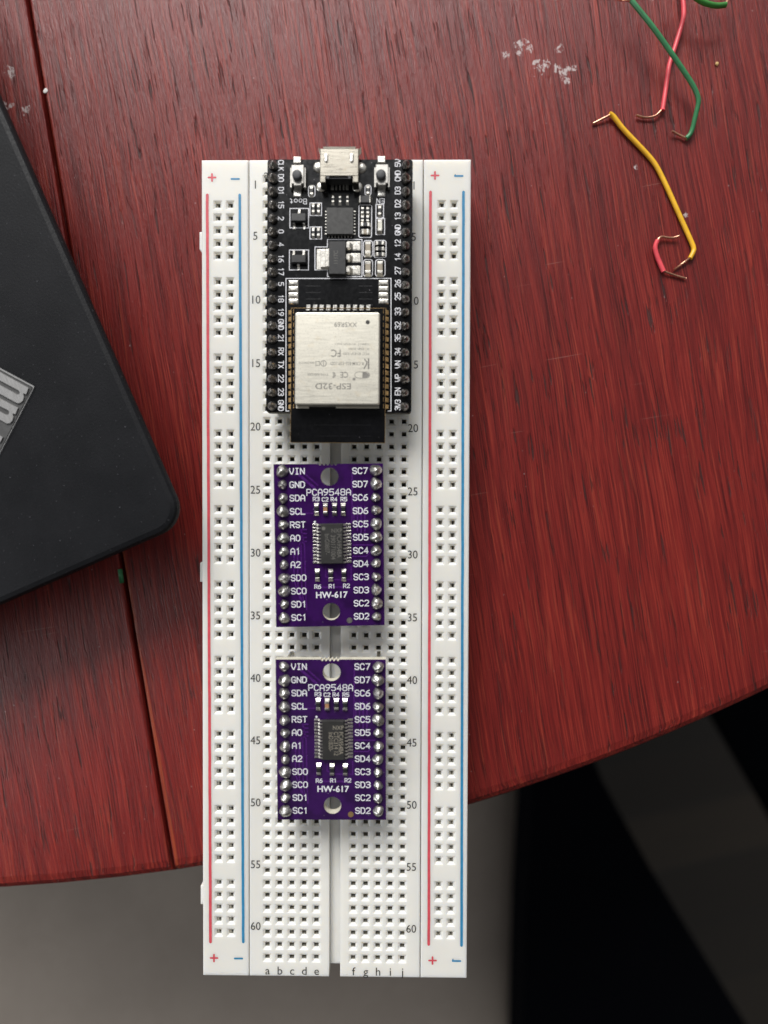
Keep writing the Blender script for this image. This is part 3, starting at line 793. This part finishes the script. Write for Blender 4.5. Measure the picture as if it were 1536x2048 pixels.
def gull_lead(m, x_body, x_out, y, w, zt, mi=0):
    """A bent lead from a package side (x_body) out to its pad (x_out)."""
    s = 1 if x_out > x_body else -1; L = abs(x_out - x_body); h = w / 2
    prof = [(0, zt), (L * .28, zt), (L * .45, zt * .35), (L * .55, .10), (L, .08)]
    vs = []; fs = []
    for d, z in prof:
        for dy, dz in ((-h, 0), (h, 0), (h, -.12), (-h, -.12)): vs.append((x_body + s * d, y + dy, z + .06 + dz))
    for k in range(len(prof) - 1):
        for i in range(4):
            j = (i + 1) % 4; f = (k * 4 + i, k * 4 + j, (k + 1) * 4 + j, (k + 1) * 4 + i); fs.append(f if s < 0 else f[::-1])
    fs.append(tuple((len(prof) - 1) * 4 + i for i in range(4)))
    m.add(vs, fs, mi)
    m.box(x_body + s * L * .42, y - h * 1.15, .012, x_body + s * L * 1.08, y + h * 1.15, .16, .05, mi)

# ------------------------------------------------------------------ purple multiplexer boards
P1 = Pose(0.02218481, 0.05408691, 0.01330822, -0.33321342, 6.29924383, 17.5442429)
P2 = Pose(0.03985044, 0.00241432, 0.00475139, 0.14643393, -30.87783050, 18.94967822)
PP = 2.56
def z6(x, y): return P1.loc(530 + x / 5.689, 900 + y / 5.689)
def purple_board(pose, label, chip_lines, bright_mark, seed):
    r = random.Random(seed)
    b = empty('breakout_board'); b.matrix_world = pose.matrix()
    tag(b, label, 'circuit board', 'purple breakout boards plugged into the breadboard')
    h1 = z6(735, 303); h2 = z6(755, 1838)
    hx = (h1[0] + h2[0]) / 2
    poly = [(-10.55, -15.9), (10.35, -15.9), (10.35, 15.45), (1.8, 15.45)]
    for k in range(5): poly += [(1.55 - .75 * k, 15.45), (1.4 - .75 * k, 15.15), (1.15 - .75 * k, 15.15), (1.0 - .75 * k, 15.45)]
    poly += [(-10.55, 15.45)]
    m = board_slab(poly, [(hx, h1[1], 1.70), (hx, h2[1], 1.68)], 1.6, None, 'board', b)
    # tracks under the solder mask
    def tr(pts, w=.26): m.ribbon([z6(*p) for p in pts], w, .006, 2)
    for k in range(4):
        tr([(470 + 0 * k, 1040 - 45 * k), (440 - 10 * k, 1040 - 45 * k), (330 + 40 * k, 1150 - 20 * k), (330 + 45 * k, 1480 + 60 * k), (400 + 25 * k, 1700 + 40 * k)])
    for k in range(4): tr([(1010 + 42 * k, 640), (1010 + 42 * k, 900 + 20 * k)])
    tr([(350, 250), (560, 430)], .5); tr([(430, 250), (600, 400)], .3); tr([(990, 270), (990, 800), (960, 880)]); tr([(690, 1330), (690, 1440), (760, 1475), (980, 1475), (980, 1330)])
    tr([(250, 720), (540, 720)]); tr([(640, 1560), (880, 1560)], .4); tr([(1000, 1080), (1230, 1080)]); tr([(1000, 1210), (1150, 1210), (1200, 1160)])
    m.build('board', [M_pcb_purple, M_fr4, M_trace], b)
    s = MB()
    for i, (l, q) in enumerate(zip(['VIN', 'GND', 'SDA', 'SCL', 'RST', 'A0', 'A1', 'A2', 'SD0', 'SC0', 'SD1', 'SC1'], ['SC7', 'SD7', 'SC6', 'SD6', 'SC5', 'SD5', 'SC4', 'SD4', 'SC3', 'SD3', 'SC2', 'SD2'])):
        y = (5.5 - i) * PP
        stroke_text(s, l, -7.52, y, 1.10, 0, 'l', .19, sx=1.0)
        stroke_text(s, q, 7.30, y, 1.10, 0, 'r', .19, sx=1.0)
    x, y = z6(725, 480); stroke_text(s, 'PCA9548A', x, y, 1.16, 0, 'c', .165, sx=1.0)
    for l, p in (('R3', (582, 558)), ('C2', (684, 562)), ('R4', (785, 560)), ('R5', (897, 560)), ('R6', (600, 1555)), ('R1', (763, 1550)), ('R2', (927, 1545))):
        x, y = z6(*p); stroke_text(s, l, x, y, .72, 0, 'c', .14)
    x, y = z6(757, 1645); font_text(s, 'HW-617', x, y, 1.22, bold=.022, sx=1.02)
    x, y = z6(566, 818); s.poly(disc(x, y, .22, 14), .03)
    s.build('silkscreen', M_silk, b)
    for (p, nm, mt) in (((587, 675), 'resistor', [M_res, M_tin]), ((688, 675), 'capacitor', [M_cap, M_tin]), ((792, 675), 'resistor', [M_res, M_tin]), ((890, 675), 'resistor', [M_res, M_tin]), ((597, 1424), 'resistor', [M_res, M_tin]), ((748, 1424), 'resistor', [M_res, M_tin]), ((897, 1424), 'resistor', [M_res, M_tin])):
        x, y = z6(*p); chip_component(b, nm, x, y, .80, 1.62, .52 if nm == 'resistor' else .75, mt, True, .26)
    # the multiplexer chip
    x0, y1 = z6(637, 835); x1, y0 = z6(890, 1287); cx, cy = (x0 + x1) / 2, (y0 + y1) / 2
    c = MB(); ow, oh = 4.25, 7.7
    c.loft([[(x, y, z) for x, y in offset_poly(rect(cx - ow / 2, cy - oh / 2, cx + ow / 2, cy + oh / 2), d)] for d, z in ((.12, .12), (0, .55), (0, .70), (.14, 1.10))])
    dx, dy = cx - 1.55, cy + 2.95
    ic = c.build('chip', M_chip, b)
    d = MB(); d.poly(disc(dx, dy, .36, 18), 1.106, 0); d.build('pin_one_mark', M_faint_ink if not bright_mark else M_chip, ic)
    k = MB()
    for txt, xx, yy, hh, sx in chip_lines: font_text(k, txt, cx + xx, cy + yy, hh, rot=-math.pi / 2, align='LEFT', z=1.108, sx=sx)
    font_text(k, 'NXP', cx + .95, cy + 2.55, .82, z=1.108, sx=.95)
    k.build('chip_print', M_chip_ink if bright_mark else M_faint_ink, ic)
    for i in range(12):
        for sgn in (-1, 1):
            g = MB(); gull_lead(g, cx + sgn * 2.1, cx + sgn * 3.55, cy + (5.5 - i) * .655, .36, .50); g.build('lead', M_tin, ic)
    # soldered headers
    ys = [(5.5 - i) * PP for i in range(12)]
    for x in (-8.89, 8.89):
        header(b, x, ys, 1.6)
        for y in ys: solder(b, x + r.uniform(-.08, .08), y + r.uniform(-.08, .08), r.choice(SJ_BRIGHT), r.choice((.88, .95, 1.0, 1.06, 1.16)))
    x, y = z6(962, 1938); f = MB(); f.prism(disc(x, y, .56, 18), .005, .03); f.build('test_pad', M_gold if bright_mark else M_tin, b)
    return b
purple_board(P1, 'purple circuit board next to the black board, with dim grey lettering on its chip', [('PCA9548A', 1.42, 1.95, .92, .80), ('390171004', .28, 1.75, .92, .84), ('bnG0807-', -.86, 1.95, .90, .80)], False, 3)
purple_board(P2, 'purple circuit board farthest from the black board, with bright lettering on its chip', [('PCA9548A', 1.50, 1.75, .90, .78), ('CTC314 12', .58, 1.75, .88, .80), ('InD1820-', -.40, 1.65, .90, .78)], True, 8)

# ------------------------------------------------------------------ black microcontroller board
PE = Pose(-0.01281402, -0.00014096, -0.00300711, 1.23035809, 55.83640213, 17.15458695)
eb = empty('microcontroller_board'); eb.matrix_world = PE.matrix()
tag(eb, 'black microcontroller board with silver shielded radio module and metal USB socket at its top end', 'circuit board')
E = PE.loc
def erect(u0, v0, u1, v1, h=0.0):
    x0, y1 = E(u0, v0, h); x1, y0 = E(u1, v1, h); return x0, y0, x1, y1
bx0, by0, bx1, by1 = erect(535, 319, 822.5, 826)
m = board_slab(rrect(bx0, by0, bx1, by1, .5, 3), [], 1.6, None, 'board', eb)
for k in range(4):
    for (ua, ub) in ((612, 640), (718, 744)):
        m.ribbon([E(ua, 572 + 13 * k), E(ub, 572 + 13 * k)], .14, .006, 2)
m.build('board', [M_pcb_black, M_fr4b, M_trace_b], eb)
s = MB()
def eol(u0, v0, u1, v1, w=.15, r=0.0):
    x0, y0, x1, y1 = erect(u0, v0, u1, v1); eol.n += 1
    s.ribbon(rrect(x0, y0, x1, y1, r, 3) if r else rect(x0, y0, x1, y1), w, .015 + .0011 * (eol.n % 7), closed=True)
eol.n = 0
LEFT = [('CLK', 331), ('D0', 356), ('D1', 382), ('15', 409), ('2', 437), ('0', 463), ('4', 489), ('16', 517), ('17', 543), ('5', 568), ('18', 597), ('19', 624), ('GND', 649), ('21', 677), ('RX', 703), ('TX', 729), ('22', 757), ('23', 784), ('GND', 811)]
RIGHT = [('5V', 326), ('CMD', 352), ('D3', 381), ('D2', 407), ('13', 433), ('GND', 460), ('12', 487), ('14', 514), ('27', 541), ('26', 567), ('25', 593), ('33', 623), ('32', 651), ('35', 676), ('34', 703), ('VN', 729), ('VP', 756), ('EN', 783), ('3V3', 810)]
for t, v in LEFT: x, y = E(562, v); stroke_text(s, t, x, y, .98, -math.pi / 2, 'c', .155, adv=5.3, sx=.80 if len(t) == 3 else .88)
for t, v in RIGHT: x, y = E(795.5, v); stroke_text(s, t, x, y, .98, math.pi / 2, 'c', .155, adv=5.3, sx=.80 if len(t) == 3 else .88)
x, y = E(596, 403); stroke_text(s, 'Boot', x, y, .95, math.pi, 'c', .12)
x, y = E(761, 402); stroke_text(s, 'EN', x, y, .90, math.pi, 'c', .12)
eol(617, 371, 630, 394, .14, .5); eol(730, 370, 742, 391, .14, .5)
eol(580, 417, 617, 456); eol(579, 500, 617, 540)
eol(620, 406, 643, 431); eol(620, 454, 643, 478)
eol(718, 410, 743, 475, .15, .3); eol(752, 409, 767, 435); eol(752, 437, 769, 469)
eol(727, 481, 745, 514, .15, .5); eol(748, 481, 772, 515, .15, .4); eol(727, 519, 745, 553, .15, .5); eol(751, 519, 770, 553, .15, .5)
s.ribbon([E(*p) for p in [(655, 479), (724, 479), (724, 553), (655, 553), (655, 540), (630, 540), (630, 494), (655, 494)]], .15, .016, closed=True)
s.ribbon([E(*p) for p in [(578, 822), (572, 822), (572, 557), (782, 557), (782, 822), (776, 822)]], .15, .017)
s.build('silkscreen', M_silk, eb)
# pin rows
eys = [(9 - i) * PP for i in range(19)]
for x in (-12.7, 12.7):
    header(eb, x, eys, 1.6)
    for y in eys: solder(eb, x, y, rs.choice(SJ_DARK), rs.uniform(.86, .97))
# USB socket
H = 2.75
ux0, uy0, ux1, uy1 = erect(640, 297, 717, 352, H)
m = MB(); T = .25
m.prism(rect(ux0, uy0, ux1, uy1), H - T, H, .12); m.box(ux0, uy0 - 1.2, .15, ux0 + 1.1, uy0 + .05, H, .12); m.box(ux1 - 1.1, uy0 - 1.2, .15, ux1, uy0 + .05, H, .12)
m.box(ux0, uy0, .15, ux0 + T, uy1, H - T + .02); m.box(ux1 - T, uy0, .15, ux1, uy1, H - T + .02); m.box(ux0 + T, uy0, .10, ux1 - T, uy1, .32)
# flared mouth lips
m.add([(ux0 + .7, uy1 - .02, H - .02), (ux1 - .7, uy1 - .02, H - .02), (ux1 - .5, uy1 + .50, H - .26), (ux0 + .5, uy1 + .50, H - .26), (ux0 + .7, uy1 - .02, H - .2), (ux1 - .7, uy1 - .02, H - .2), (ux1 - .5, uy1 + .48, H - .42), (ux0 + .5, uy1 + .48, H - .42)], [(0, 1, 2, 3), (7, 6, 5, 4), (3, 2, 6, 7), (0, 3, 7, 4), (1, 5, 6, 2)])
for sx, xx in ((-1, ux0), (1, ux1)):
    m.add([(xx, uy1 - .02, .5), (xx, uy1 - .02, H - .4), (xx + sx * .4, uy1 + .5, H - .3), (xx + sx * .4, uy1 + .5, .6)], [(0, 1, 2, 3)])
usb = m.build('usb_socket', M_usb, eb)
for u in (652.5, 703.5):
    x0, y0, x1, y1 = erect(u - 4, 307, u + 4, 326, H)
    m = MB(); m.loft([[(x, y, H + z) for x, y in offset_poly(rrect(x0, y0, x1, y1, .35, 4), d)] for d, z in ((0, .005), (.12, .16), (.3, .2))]); m.build('spring_tongue', M_tin, usb)
m = MB(); m.box(ux0 + 1.2, uy0 - .35, .3, ux1 - 1.2, uy0 + .5, H - T - .05, .05)
for u in (655.5, 699): x, y = E(u, 348, H); m.box(x - .28, uy0 - .5, 1.6, x + .28, uy0 + .25, H - .05, .05)
m.build('insulator', M_black_plastic, usb)
for u in (664.5, 672.5, 680, 687.5, 694.5):
    x0, y0, x1, y1 = erect(u - (2.8 if u in (664.5, 694.5) else 1.6), 354, u + (2.8 if u in (664.5, 694.5) else 1.6), 379, .3)
    m = MB(); m.box(x0, y0, .02, x1, y1, .3, .05); m.build('contact', M_tin, usb)
for u, v, r in ((637, 335, 1.05), (722, 336, 1.05), (642, 374, 1.0), (715, 374, 1.0)):
    x, y = E(u, v); m = MB(); m.lathe([(r, .01), (r * .96, .12), (r * .7, .30), (r * .3, .38)], 20); m.v = [(a + x, b_ + y, c) for a, b_, c in m.v]; m.build('mounting_pad', M_tin, usb)
# push buttons
for u, dv in ((595.5, 0), (764, -1)):
    m = MB(); x0, y0, x1, y1 = erect(u - 15.5, 331 + dv, u + 15.5, 374 + dv, 1.2)
    mid = (y0 + y1) / 2
    m.prism([(x0 + .3, y0 + .5), (x0 + .75, y0 + .5), (x0 + .75, y0 + .15), (x1 - .75, y0 + .15), (x1 - .75, y0 + .5), (x1 - .3, y0 + .5), (x1 - .3, y1), (x0 + .3, y1)], .05, 1.45, .10)
    m.box(x0, y0, .05, x0 + .35, y1 - .3, 1.0, .05); m.box(x1 - .35, y0, .05, x1, y1 - .3, 1.0, .05)
    btn = m.build('push_button', M_button_metal, eb)
    x, y = E(u - 2, 348 + dv, 2.2); m = MB(); m.lathe([(.92, 1.40), (.92, 1.95), (.84, 2.12), (.6, 2.20)], 22); 
    for i in range(len(m.v)): vx = m.v[i]; m.v[i] = (vx[0] + x, vx[1] + y, vx[2])
    m.build('button_cap', M_button, btn)
    for v, hh in ((321, 14), (384, 19)):
        x0, y0, x1, y1 = erect(u - 9, v - hh / 2 + dv, u + 7, v + hh / 2 + dv, .3); m = MB(); m.box(x0, y0, .01, x1, y1, .55 if v < 350 else .3, .18); m.build('terminal', M_tin if v < 350 else M_solder, btn)
def px_part(name, u, v, wpx, hpx, ht, mats, vert, term=.28):
    x, y = E(u, v, ht * .5); return chip_component(eb, name, x, y, wpx / 10.4, hpx / 10.4, ht, mats, vert, term)
RT = [M_res, M_tin]
px_part('resistor', 623, 382, 6.5, 16, .35, RT, True); px_part('resistor', 736, 381, 6.5, 15, .35, RT, True)
for u in (666, 680, 695): px_part('resistor', u, 399, 5, 13, .3, RT, True, .34)
for u in (626.5, 637):
    px_part('resistor', u, 418, 5.5, 15, .35, RT, True, .34); px_part('resistor', u, 465.5, 5.5, 15, .35, RT, True, .34)
for u in (725, 735.5):
    px_part('resistor', u, 421.5, 6, 13, .35, RT, True, .34); px_part('resistor', u, 438, 6, 11, .35, RT, True, .34)
px_part('resistor', 730.5, 449.5, 17, 7.5, .35, RT, False); px_part('capacitor', 730.5, 464, 14, 10, .5, [M_cap_grey, M_tin], False, .3)
px_part('diode', 730, 400, 22, 14, .8, [M_black_plastic, M_tin], False, .10)
px_part('resistor', 759.5, 421.5, 6.5, 17, .35, RT, True)
px_part('light_emitting_diode', 760, 452, 9, 22, .6, [M_led, M_tin], True, .25)
px_part('capacitor', 736, 497, 11, 23, .8, [M_cap_grey, M_tin], True, .24)
for u in (736, 760): px_part('capacitor', u, 536, 11, 23, .8, [M_cap_grey, M_tin], True, .24)
for v in (487, 498, 509): px_part('resistor', 760, v, 16, 7, .4, RT, False, .3)
def sot(u0, v0, u1, v1, top, bottom):
    m = MB(); x0, y0, x1, y1 = erect(u0, v0, u1, v1, 1.0)
    m.loft([[(x, y, z) for x, y in offset_poly(rect(x0, y0 - .15, x1, y1 + .15), d)] for d, z in ((.05, .1), (0, .55), (.14, 1.05))])
    tr_ = m.build('transistor', M_black_plastic, eb)
    for lst, s_, mat in ((top, 1, M_tin), (bottom, -1, M_solder)):
        for u in lst:
            x, _ = E(u, v0, .5); ya = y1 + .1 if s_ > 0 else y0 - .1
            g = MB(); gull_lead(g, 0, 1.05, 0, .42, .5)
            for i, (a, b_, c) in enumerate(g.v): g.v[i] = (x - b_ * s_, ya + a * s_, c)
            g.build('lead', mat, tr_)
sot(582, 427, 612, 441, [598], [588, 608]); sot(582, 510, 612, 524, [587, 607], [597])
# square interface chip
x0, y0, x1, y1 = erect(653, 415, 706.5, 468, .85)
m = MB(); m.prism(rect(x0, y0, x1, y1), .05, .85, .05); q = m.build('chip', M_chip, eb)
n = 8; cx, cy, W = (x0 + x1) / 2, (y0 + y1) / 2, x1 - x0
for i in range(n):
    f = (-.42 + .84 * i / (n - 1)) * W
    for r_ in ((cx + f - .11, y0 - .38, cx + f + .11, y0 + .1), (cx + f - .11, y1 - .1, cx + f + .11, y1 + .3), (x0 - .36, cy + f - .11, x0 + .1, cy + f + .11), (x1 - .1, cy + f - .11, x1 + .36, cy + f + .11)):
        m = MB(); m.box(r_[0], r_[1], .01, r_[2], r_[3], .14, .03); m.build('contact_pad', M_tin, q)
# voltage regulator
x0, y0, x1, y1 = erect(657, 481, 692, 549, 1.6)
m = MB(); m.loft([[(x, y, z) for x, y in offset_poly(rect(x0, y0, x1, y1), d)] for d, z in ((.1, .1), (0, .8), (0, .95), (.16, 1.6))])
reg = m.build('voltage_regulator', M_black_plastic, eb)
m = MB(); font_text(m, '1117C', (x0 + x1) / 2 - .3, (y0 + y1) / 2, .8, rot=math.pi / 2, z=1.606, sx=.9); m.build('chip_print', M_faint_ink, reg)
tx0, ty0, tx1, ty1 = erect(633, 497, 660, 538, .4)
m = MB(); m.box(tx0, ty0, .01, tx1, ty1, .12, .05); m.box(tx0 + .8, ty0 + .25, .1, x0 + .1, ty1 - .25, .55, .12); m.box(x0 - .75, ty0 + .25, .5, x0 + .1, ty1 - .25, .85, .12); m.build('heat_tab', M_tin, reg)
for v in (492, 516, 541):
    _, y = E(706, v, .4); g = MB(); gull_lead(g, x1 - .05, E(717, v)[0], y, .95, .85); a0_, b0_, a1_, b1_ = erect(694, v - 9, 721, v + 9); g.box(a0_, b0_, .01, a1_, b1_, .10, .04); g.build('lead', M_tin, reg)
# radio module: its own small board, solder pads and shield
mx0, my0, mx1, my1 = erect(582.5, 616, 770, 886, .85)
m = MB(); m.prism(rect(mx0, my0, mx1, my1), .05, .85, 0.0, 0)
mod = m.build('radio_module', M_pcb_black, eb)
m = MB(); m.ribbon(rect(mx0, my0, mx1, my1), .035, .853, closed=True)
m.build('gold_rim', M_gold, mod)
m = MB()
for v in (850, 872): m.ribbon([E(628, v, .85), E(742, v, .85)], .05, .853)
m.build('antenna_trace', M_trace_b, mod)
for v in (566, 578, 590.5, 603):
    for ua, ub in ((577, 597), (757, 777)):
        a, b_, c, d = erect(ua, v - 5.4, ub, v + 5.4); g = MB(); g.loft([[(x, y, z) for x, y in offset_poly(rect(a, b_, c, d), o_)] for o_, z in ((0, .01), (.1, .14), (.3, .22))], smooth=False); g.build('spare_pad', M_tin, eb)
for i in range(10):
    a, b_, c, d = erect(612.7 + 13.35 * i, 608, 620.3 + 13.35 * i, 622, .5); g = MB(); g.loft([[(a, b_, .02), (c, b_, .02), (c, d, .02), (a, d, .02)], [(a, b_, 1.0), (c, b_, 1.0), (c, d, .12), (a, d, .12)]]); g.build('module_pad', M_solder, mod)
for i in range(15):
    v = 624 + 13.5 * i
    for ua, ub, sd_ in ((576.5, 588.5, -1), (766.5, 777, 1)):
        a, b_, c, d = erect(ua, v - 4.3, ub, v + 4.3, .5); g = MB()
        if sd_ < 0: g.loft([[(a, b_, .02), (c, b_, .02), (c, d, .02), (a, d, .02)], [(a, b_, .15), (c, b_, .93), (c, d, .93), (a, d, .15)]])
        else: g.loft([[(a, b_, .02), (c, b_, .02), (c, d, .02), (a, d, .02)], [(a, b_, .93), (c, b_, .15), (c, d, .15), (a, d, .93)]])
        g.build('module_pad', M_gold, mod)
SH = 3.15
sx0, sy0, sx1, sy1 = erect(590, 624, 759, 810, SH)
m = MB(); hole = E(735.5, 644.5, SH)
m.loft([[(x, y, z) for x, y in offset_poly(rrect(sx0, sy0, sx1, sy1, .45, 4), d)] for d, z in ((0, .9), (0, SH - .28), (.08, SH - .08), (.28, SH))])
can = m.build('shield_can', M_shield, mod)
m = MB(); m.poly(disc(*hole, .40, 20), SH + .006); m.build('vent_hole', M_dark, can)
m = MB()
def eng(t, u, v, hpx, wpx=None, bold=0.0):
    x, y = E(u, v, SH); a = len(m.v); font_text(m, t, 0, 0, hpx / 10.75, z=SH + .004, bold=bold)
    xs_ = [p[0] for p in m.v[a:]]; w = max(xs_) - min(xs_); k = (wpx / 10.75) / w if wpx else 1.0; c = (max(xs_) + min(xs_)) / 2
    for i in range(a, len(m.v)): px, py, pz = m.v[i]; m.v[i] = (x - (px - c) * k, y - py, pz)
zz = lambda zx, zy: (590 + zx / 8.533, 620 + zy / 8.533)
def engz(t, zx0, zx1, zy, zh, bold=0.008): u, v = zz((zx0 + zx1) / 2, zy); eng(t, u, v, zh / 8.533, (zx1 - zx0) / 8.533, bold)
engz('XX5R69', 670, 1060, 252, 82); engz('ESP-32D', 345, 955, 1305, 105, .012)
engz('CMIIT ID:ESP-32D', 675, 1265, 582, 24); engz('IC:ESP-32D', 915, 1265, 665, 36); engz('FCC ID:ESP-32D', 820, 1265, 748, 40)
engz('R-CRM-ES5-ESP-32D', 605, 1175, 915, 58); engz('CE', 775, 905, 1110, 105); engz('FC', 615, 780, 742, 130)
engz('205-000510', 65, 335, 905, 30); engz('TYPE-ESP32D', 215, 570, 1100, 34)
def zl(pts, w): m.ribbon([E(*zz(*p), SH) for p in pts], w / 8.533 / 10.75, SH + .005)
zl([(1255, 835), (1255, 1000)], 26); zl([(1190, 840), (1225, 890), (1220, 930), (1180, 995)], 22)
zl([(355, 880), (420, 880), (420, 945), (355, 945), (355, 880)], 10); zl(arc(487, 912, 48, 48, 0, 360, 16), 12); zl([(487, 870), (487, 955)], 9)
for rr_ in (22, 36, 50): zl(arc(640, 1108, rr_, rr_, -80, 80, 8), 9)
zl(arc(1080, 1110, 60, 52, 90, 270, 8) + arc(1215, 1110, 60, 52, -90, 90, 8) + [(1080, 1162)], 10)
p_ = [E(*zz(*q), SH) for q in [(1150, 1065), (1215, 1065), (1255, 1085), (1268, 1110), (1255, 1140), (1215, 1158), (1150, 1158)]]; m.poly(ccw(p_), SH + .007); m.poly(disc(*E(*zz(1008, 1180), SH), .28, 12), SH + .006)
m.build('engraving', M_engrave, can)
for v0_, (ua, ub) in (((812), (592, 618)), ((812), (672, 758))):
    a, b_, c, d = erect(ua, 812, ub, 817, .95); g = MB(); g.box(a, b_, .86, c, d + .6, 1.0, .03); g.build('shield_foot', M_shield, can)

# ------------------------------------------------------------------ loose jumper wires
def wire(label, path, mat, r=.49, ends=(), group='cut jumper wires lying on the table'):
    P = [at(u, v, z) for u, v, z in path]
    o0 = Vector((P[len(P) // 2].x, P[len(P) // 2].y, 0))
    w = empty('jumper_wire', o0); tag(w, label, 'wire', group)
    m = MB(); m.tube([p - o0 for p in P], r, 14, smooth_path=2); m.build('insulation', mat, w)
    for e in ends:
        Q = [at(u, v, z) - o0 for u, v, z in e]; m = MB(); m.tube(Q, .24, 10, smooth_path=2 if len(Q) > 2 else 0, rf=lambda t: 1.0 if t < .96 else .9); m.build('bare_end', M_copper, w)
wire('long green jumper wire crossing over the pink-red one', [(1262, 0, 5.2), (1284, 27, 5.2), (1306, 54, 5.0), (1343, 106, 4.2), (1381, 162, 3.2), (1392, 182, 2.9), (1398, 200, 2.6), (1395, 216, 2.2), (1391, 231, 1.8), (1385, 258, 1.1), (1380, 270, .8), (1372, 277, .65)], M_wire_green, ends=[[(1374, 277, .65), (1358, 270, .5), (1344, 262, 1.0)], [(1266, 4, 5.2), (1258, 0, 5.3), (1240, 0, 4.5), (1226, -6, 2.5)]])
wire('long pink-red jumper wire passing under the green one', [(1361, -42, 1.3), (1366, 0, 1.6), (1368, 25, 1.6), (1366, 42, 1.5), (1360, 62, 1.2), (1347, 104, 1.1), (1338, 130, 1.0), (1334, 162, .9), (1325, 221, .75)], M_wire_red, ends=[[(1327, 214, .75), (1320, 224, .8), (1310, 233, .7), (1290, 236, .5), (1272, 230, .7)]])
wire('bright green jumper wire cut off by the top edge of the photo', [(1340, -60, 6.0), (1376, -18, 5.4), (1397, 0, 5.0), (1416, 8.5, 4.8), (1435, 12, 4.6), (1452, 9.5, 4.6)], simple('bright_green_insulation', (.040, .21, .035), .42), r=.52, ends=[[(1450, 9.5, 4.6), (1455, 2, 4.6), (1458, -20, 3.0)]])
wire('yellow jumper wire with both bare copper ends', [(1219, 228, .9), (1223, 229, .85), (1230, 236, .75), (1245, 257, .65), (1277, 290, .6), (1306, 321, .6), (1320, 345, .6), (1337, 381, .6), (1360, 433, .6), (1383, 484, .6), (1387, 494, .6), (1388, 502, .6), (1380, 517, .65)], M_wire_yellow, ends=[[(1222, 229, .85), (1210, 235, .75), (1185, 248, .35)], [(1381, 515, .65), (1347.5, 540, .40)]])
wire('short red jumper wire curled beside the end of the yellow one', [(1315.5, 480, .9), (1311, 490, .75), (1310, 498, .65), (1314, 513, .6), (1320, 527, .6), (1327, 543, .65)], M_wire_red, ends=[[(1314, 482, .9), (1319, 475, .95), (1325, 473, .8), (1333, 475, .7), (1343, 476, .7), (1351, 474.5, .8), (1359, 472, 1.0)], [(1325, 539, .65), (1331, 544, .6), (1354, 552, .4), (1371.5, 557, .45)]])

# ------------------------------------------------------------------ crumbs
def crumb(name, label, cat, u, v, r, mat, z=0.0, stretch=1.0, rz=0.0, flat=.8):
    p = at(u, v, z); m = MB(); q = random.Random(u)
    m.lathe([(r * .5, 0.0), (r * .95, r * .35), (r, r * .7), (r * .7, r * 1.15), (r * .2, r * 1.3)], 9, wob=.18, rnd=q, smooth=False)
    o = m.build(name, mat); o.location = Vector((p.x, p.y, z)) * U; o.scale = (1, stretch, flat); o.rotation_euler = (0, 0, rz); tag(o, label, cat)
crumb('seed', 'tiny straw-coloured seed on the table to the right of the wires', 'seed', 1433, 129, .42, simple('straw', (.62, .40, .16), .6))
crumb('paint_flake', 'small white flake lying beside the table seam', 'flake', 91.5, 182, .44, simple('white_flake', (.72, .69, .66), .7), stretch=1.5, rz=.9 - 1.57, flat=.3)
p0 = at(240, 1138, -.2); p1 = at(244, 1166, -.2)
m = MB(); m.tube([(0, 0, 0), (p1.x - p0.x, p1.y - p0.y, 0)], .50, 10); o = m.build('insulation_scrap', M_wire_green); o.location = Vector((p0.x, p0.y, -.15)) * U
tag(o, 'short green scrap of wire insulation caught in the table seam below the laptop', 'wire scrap')
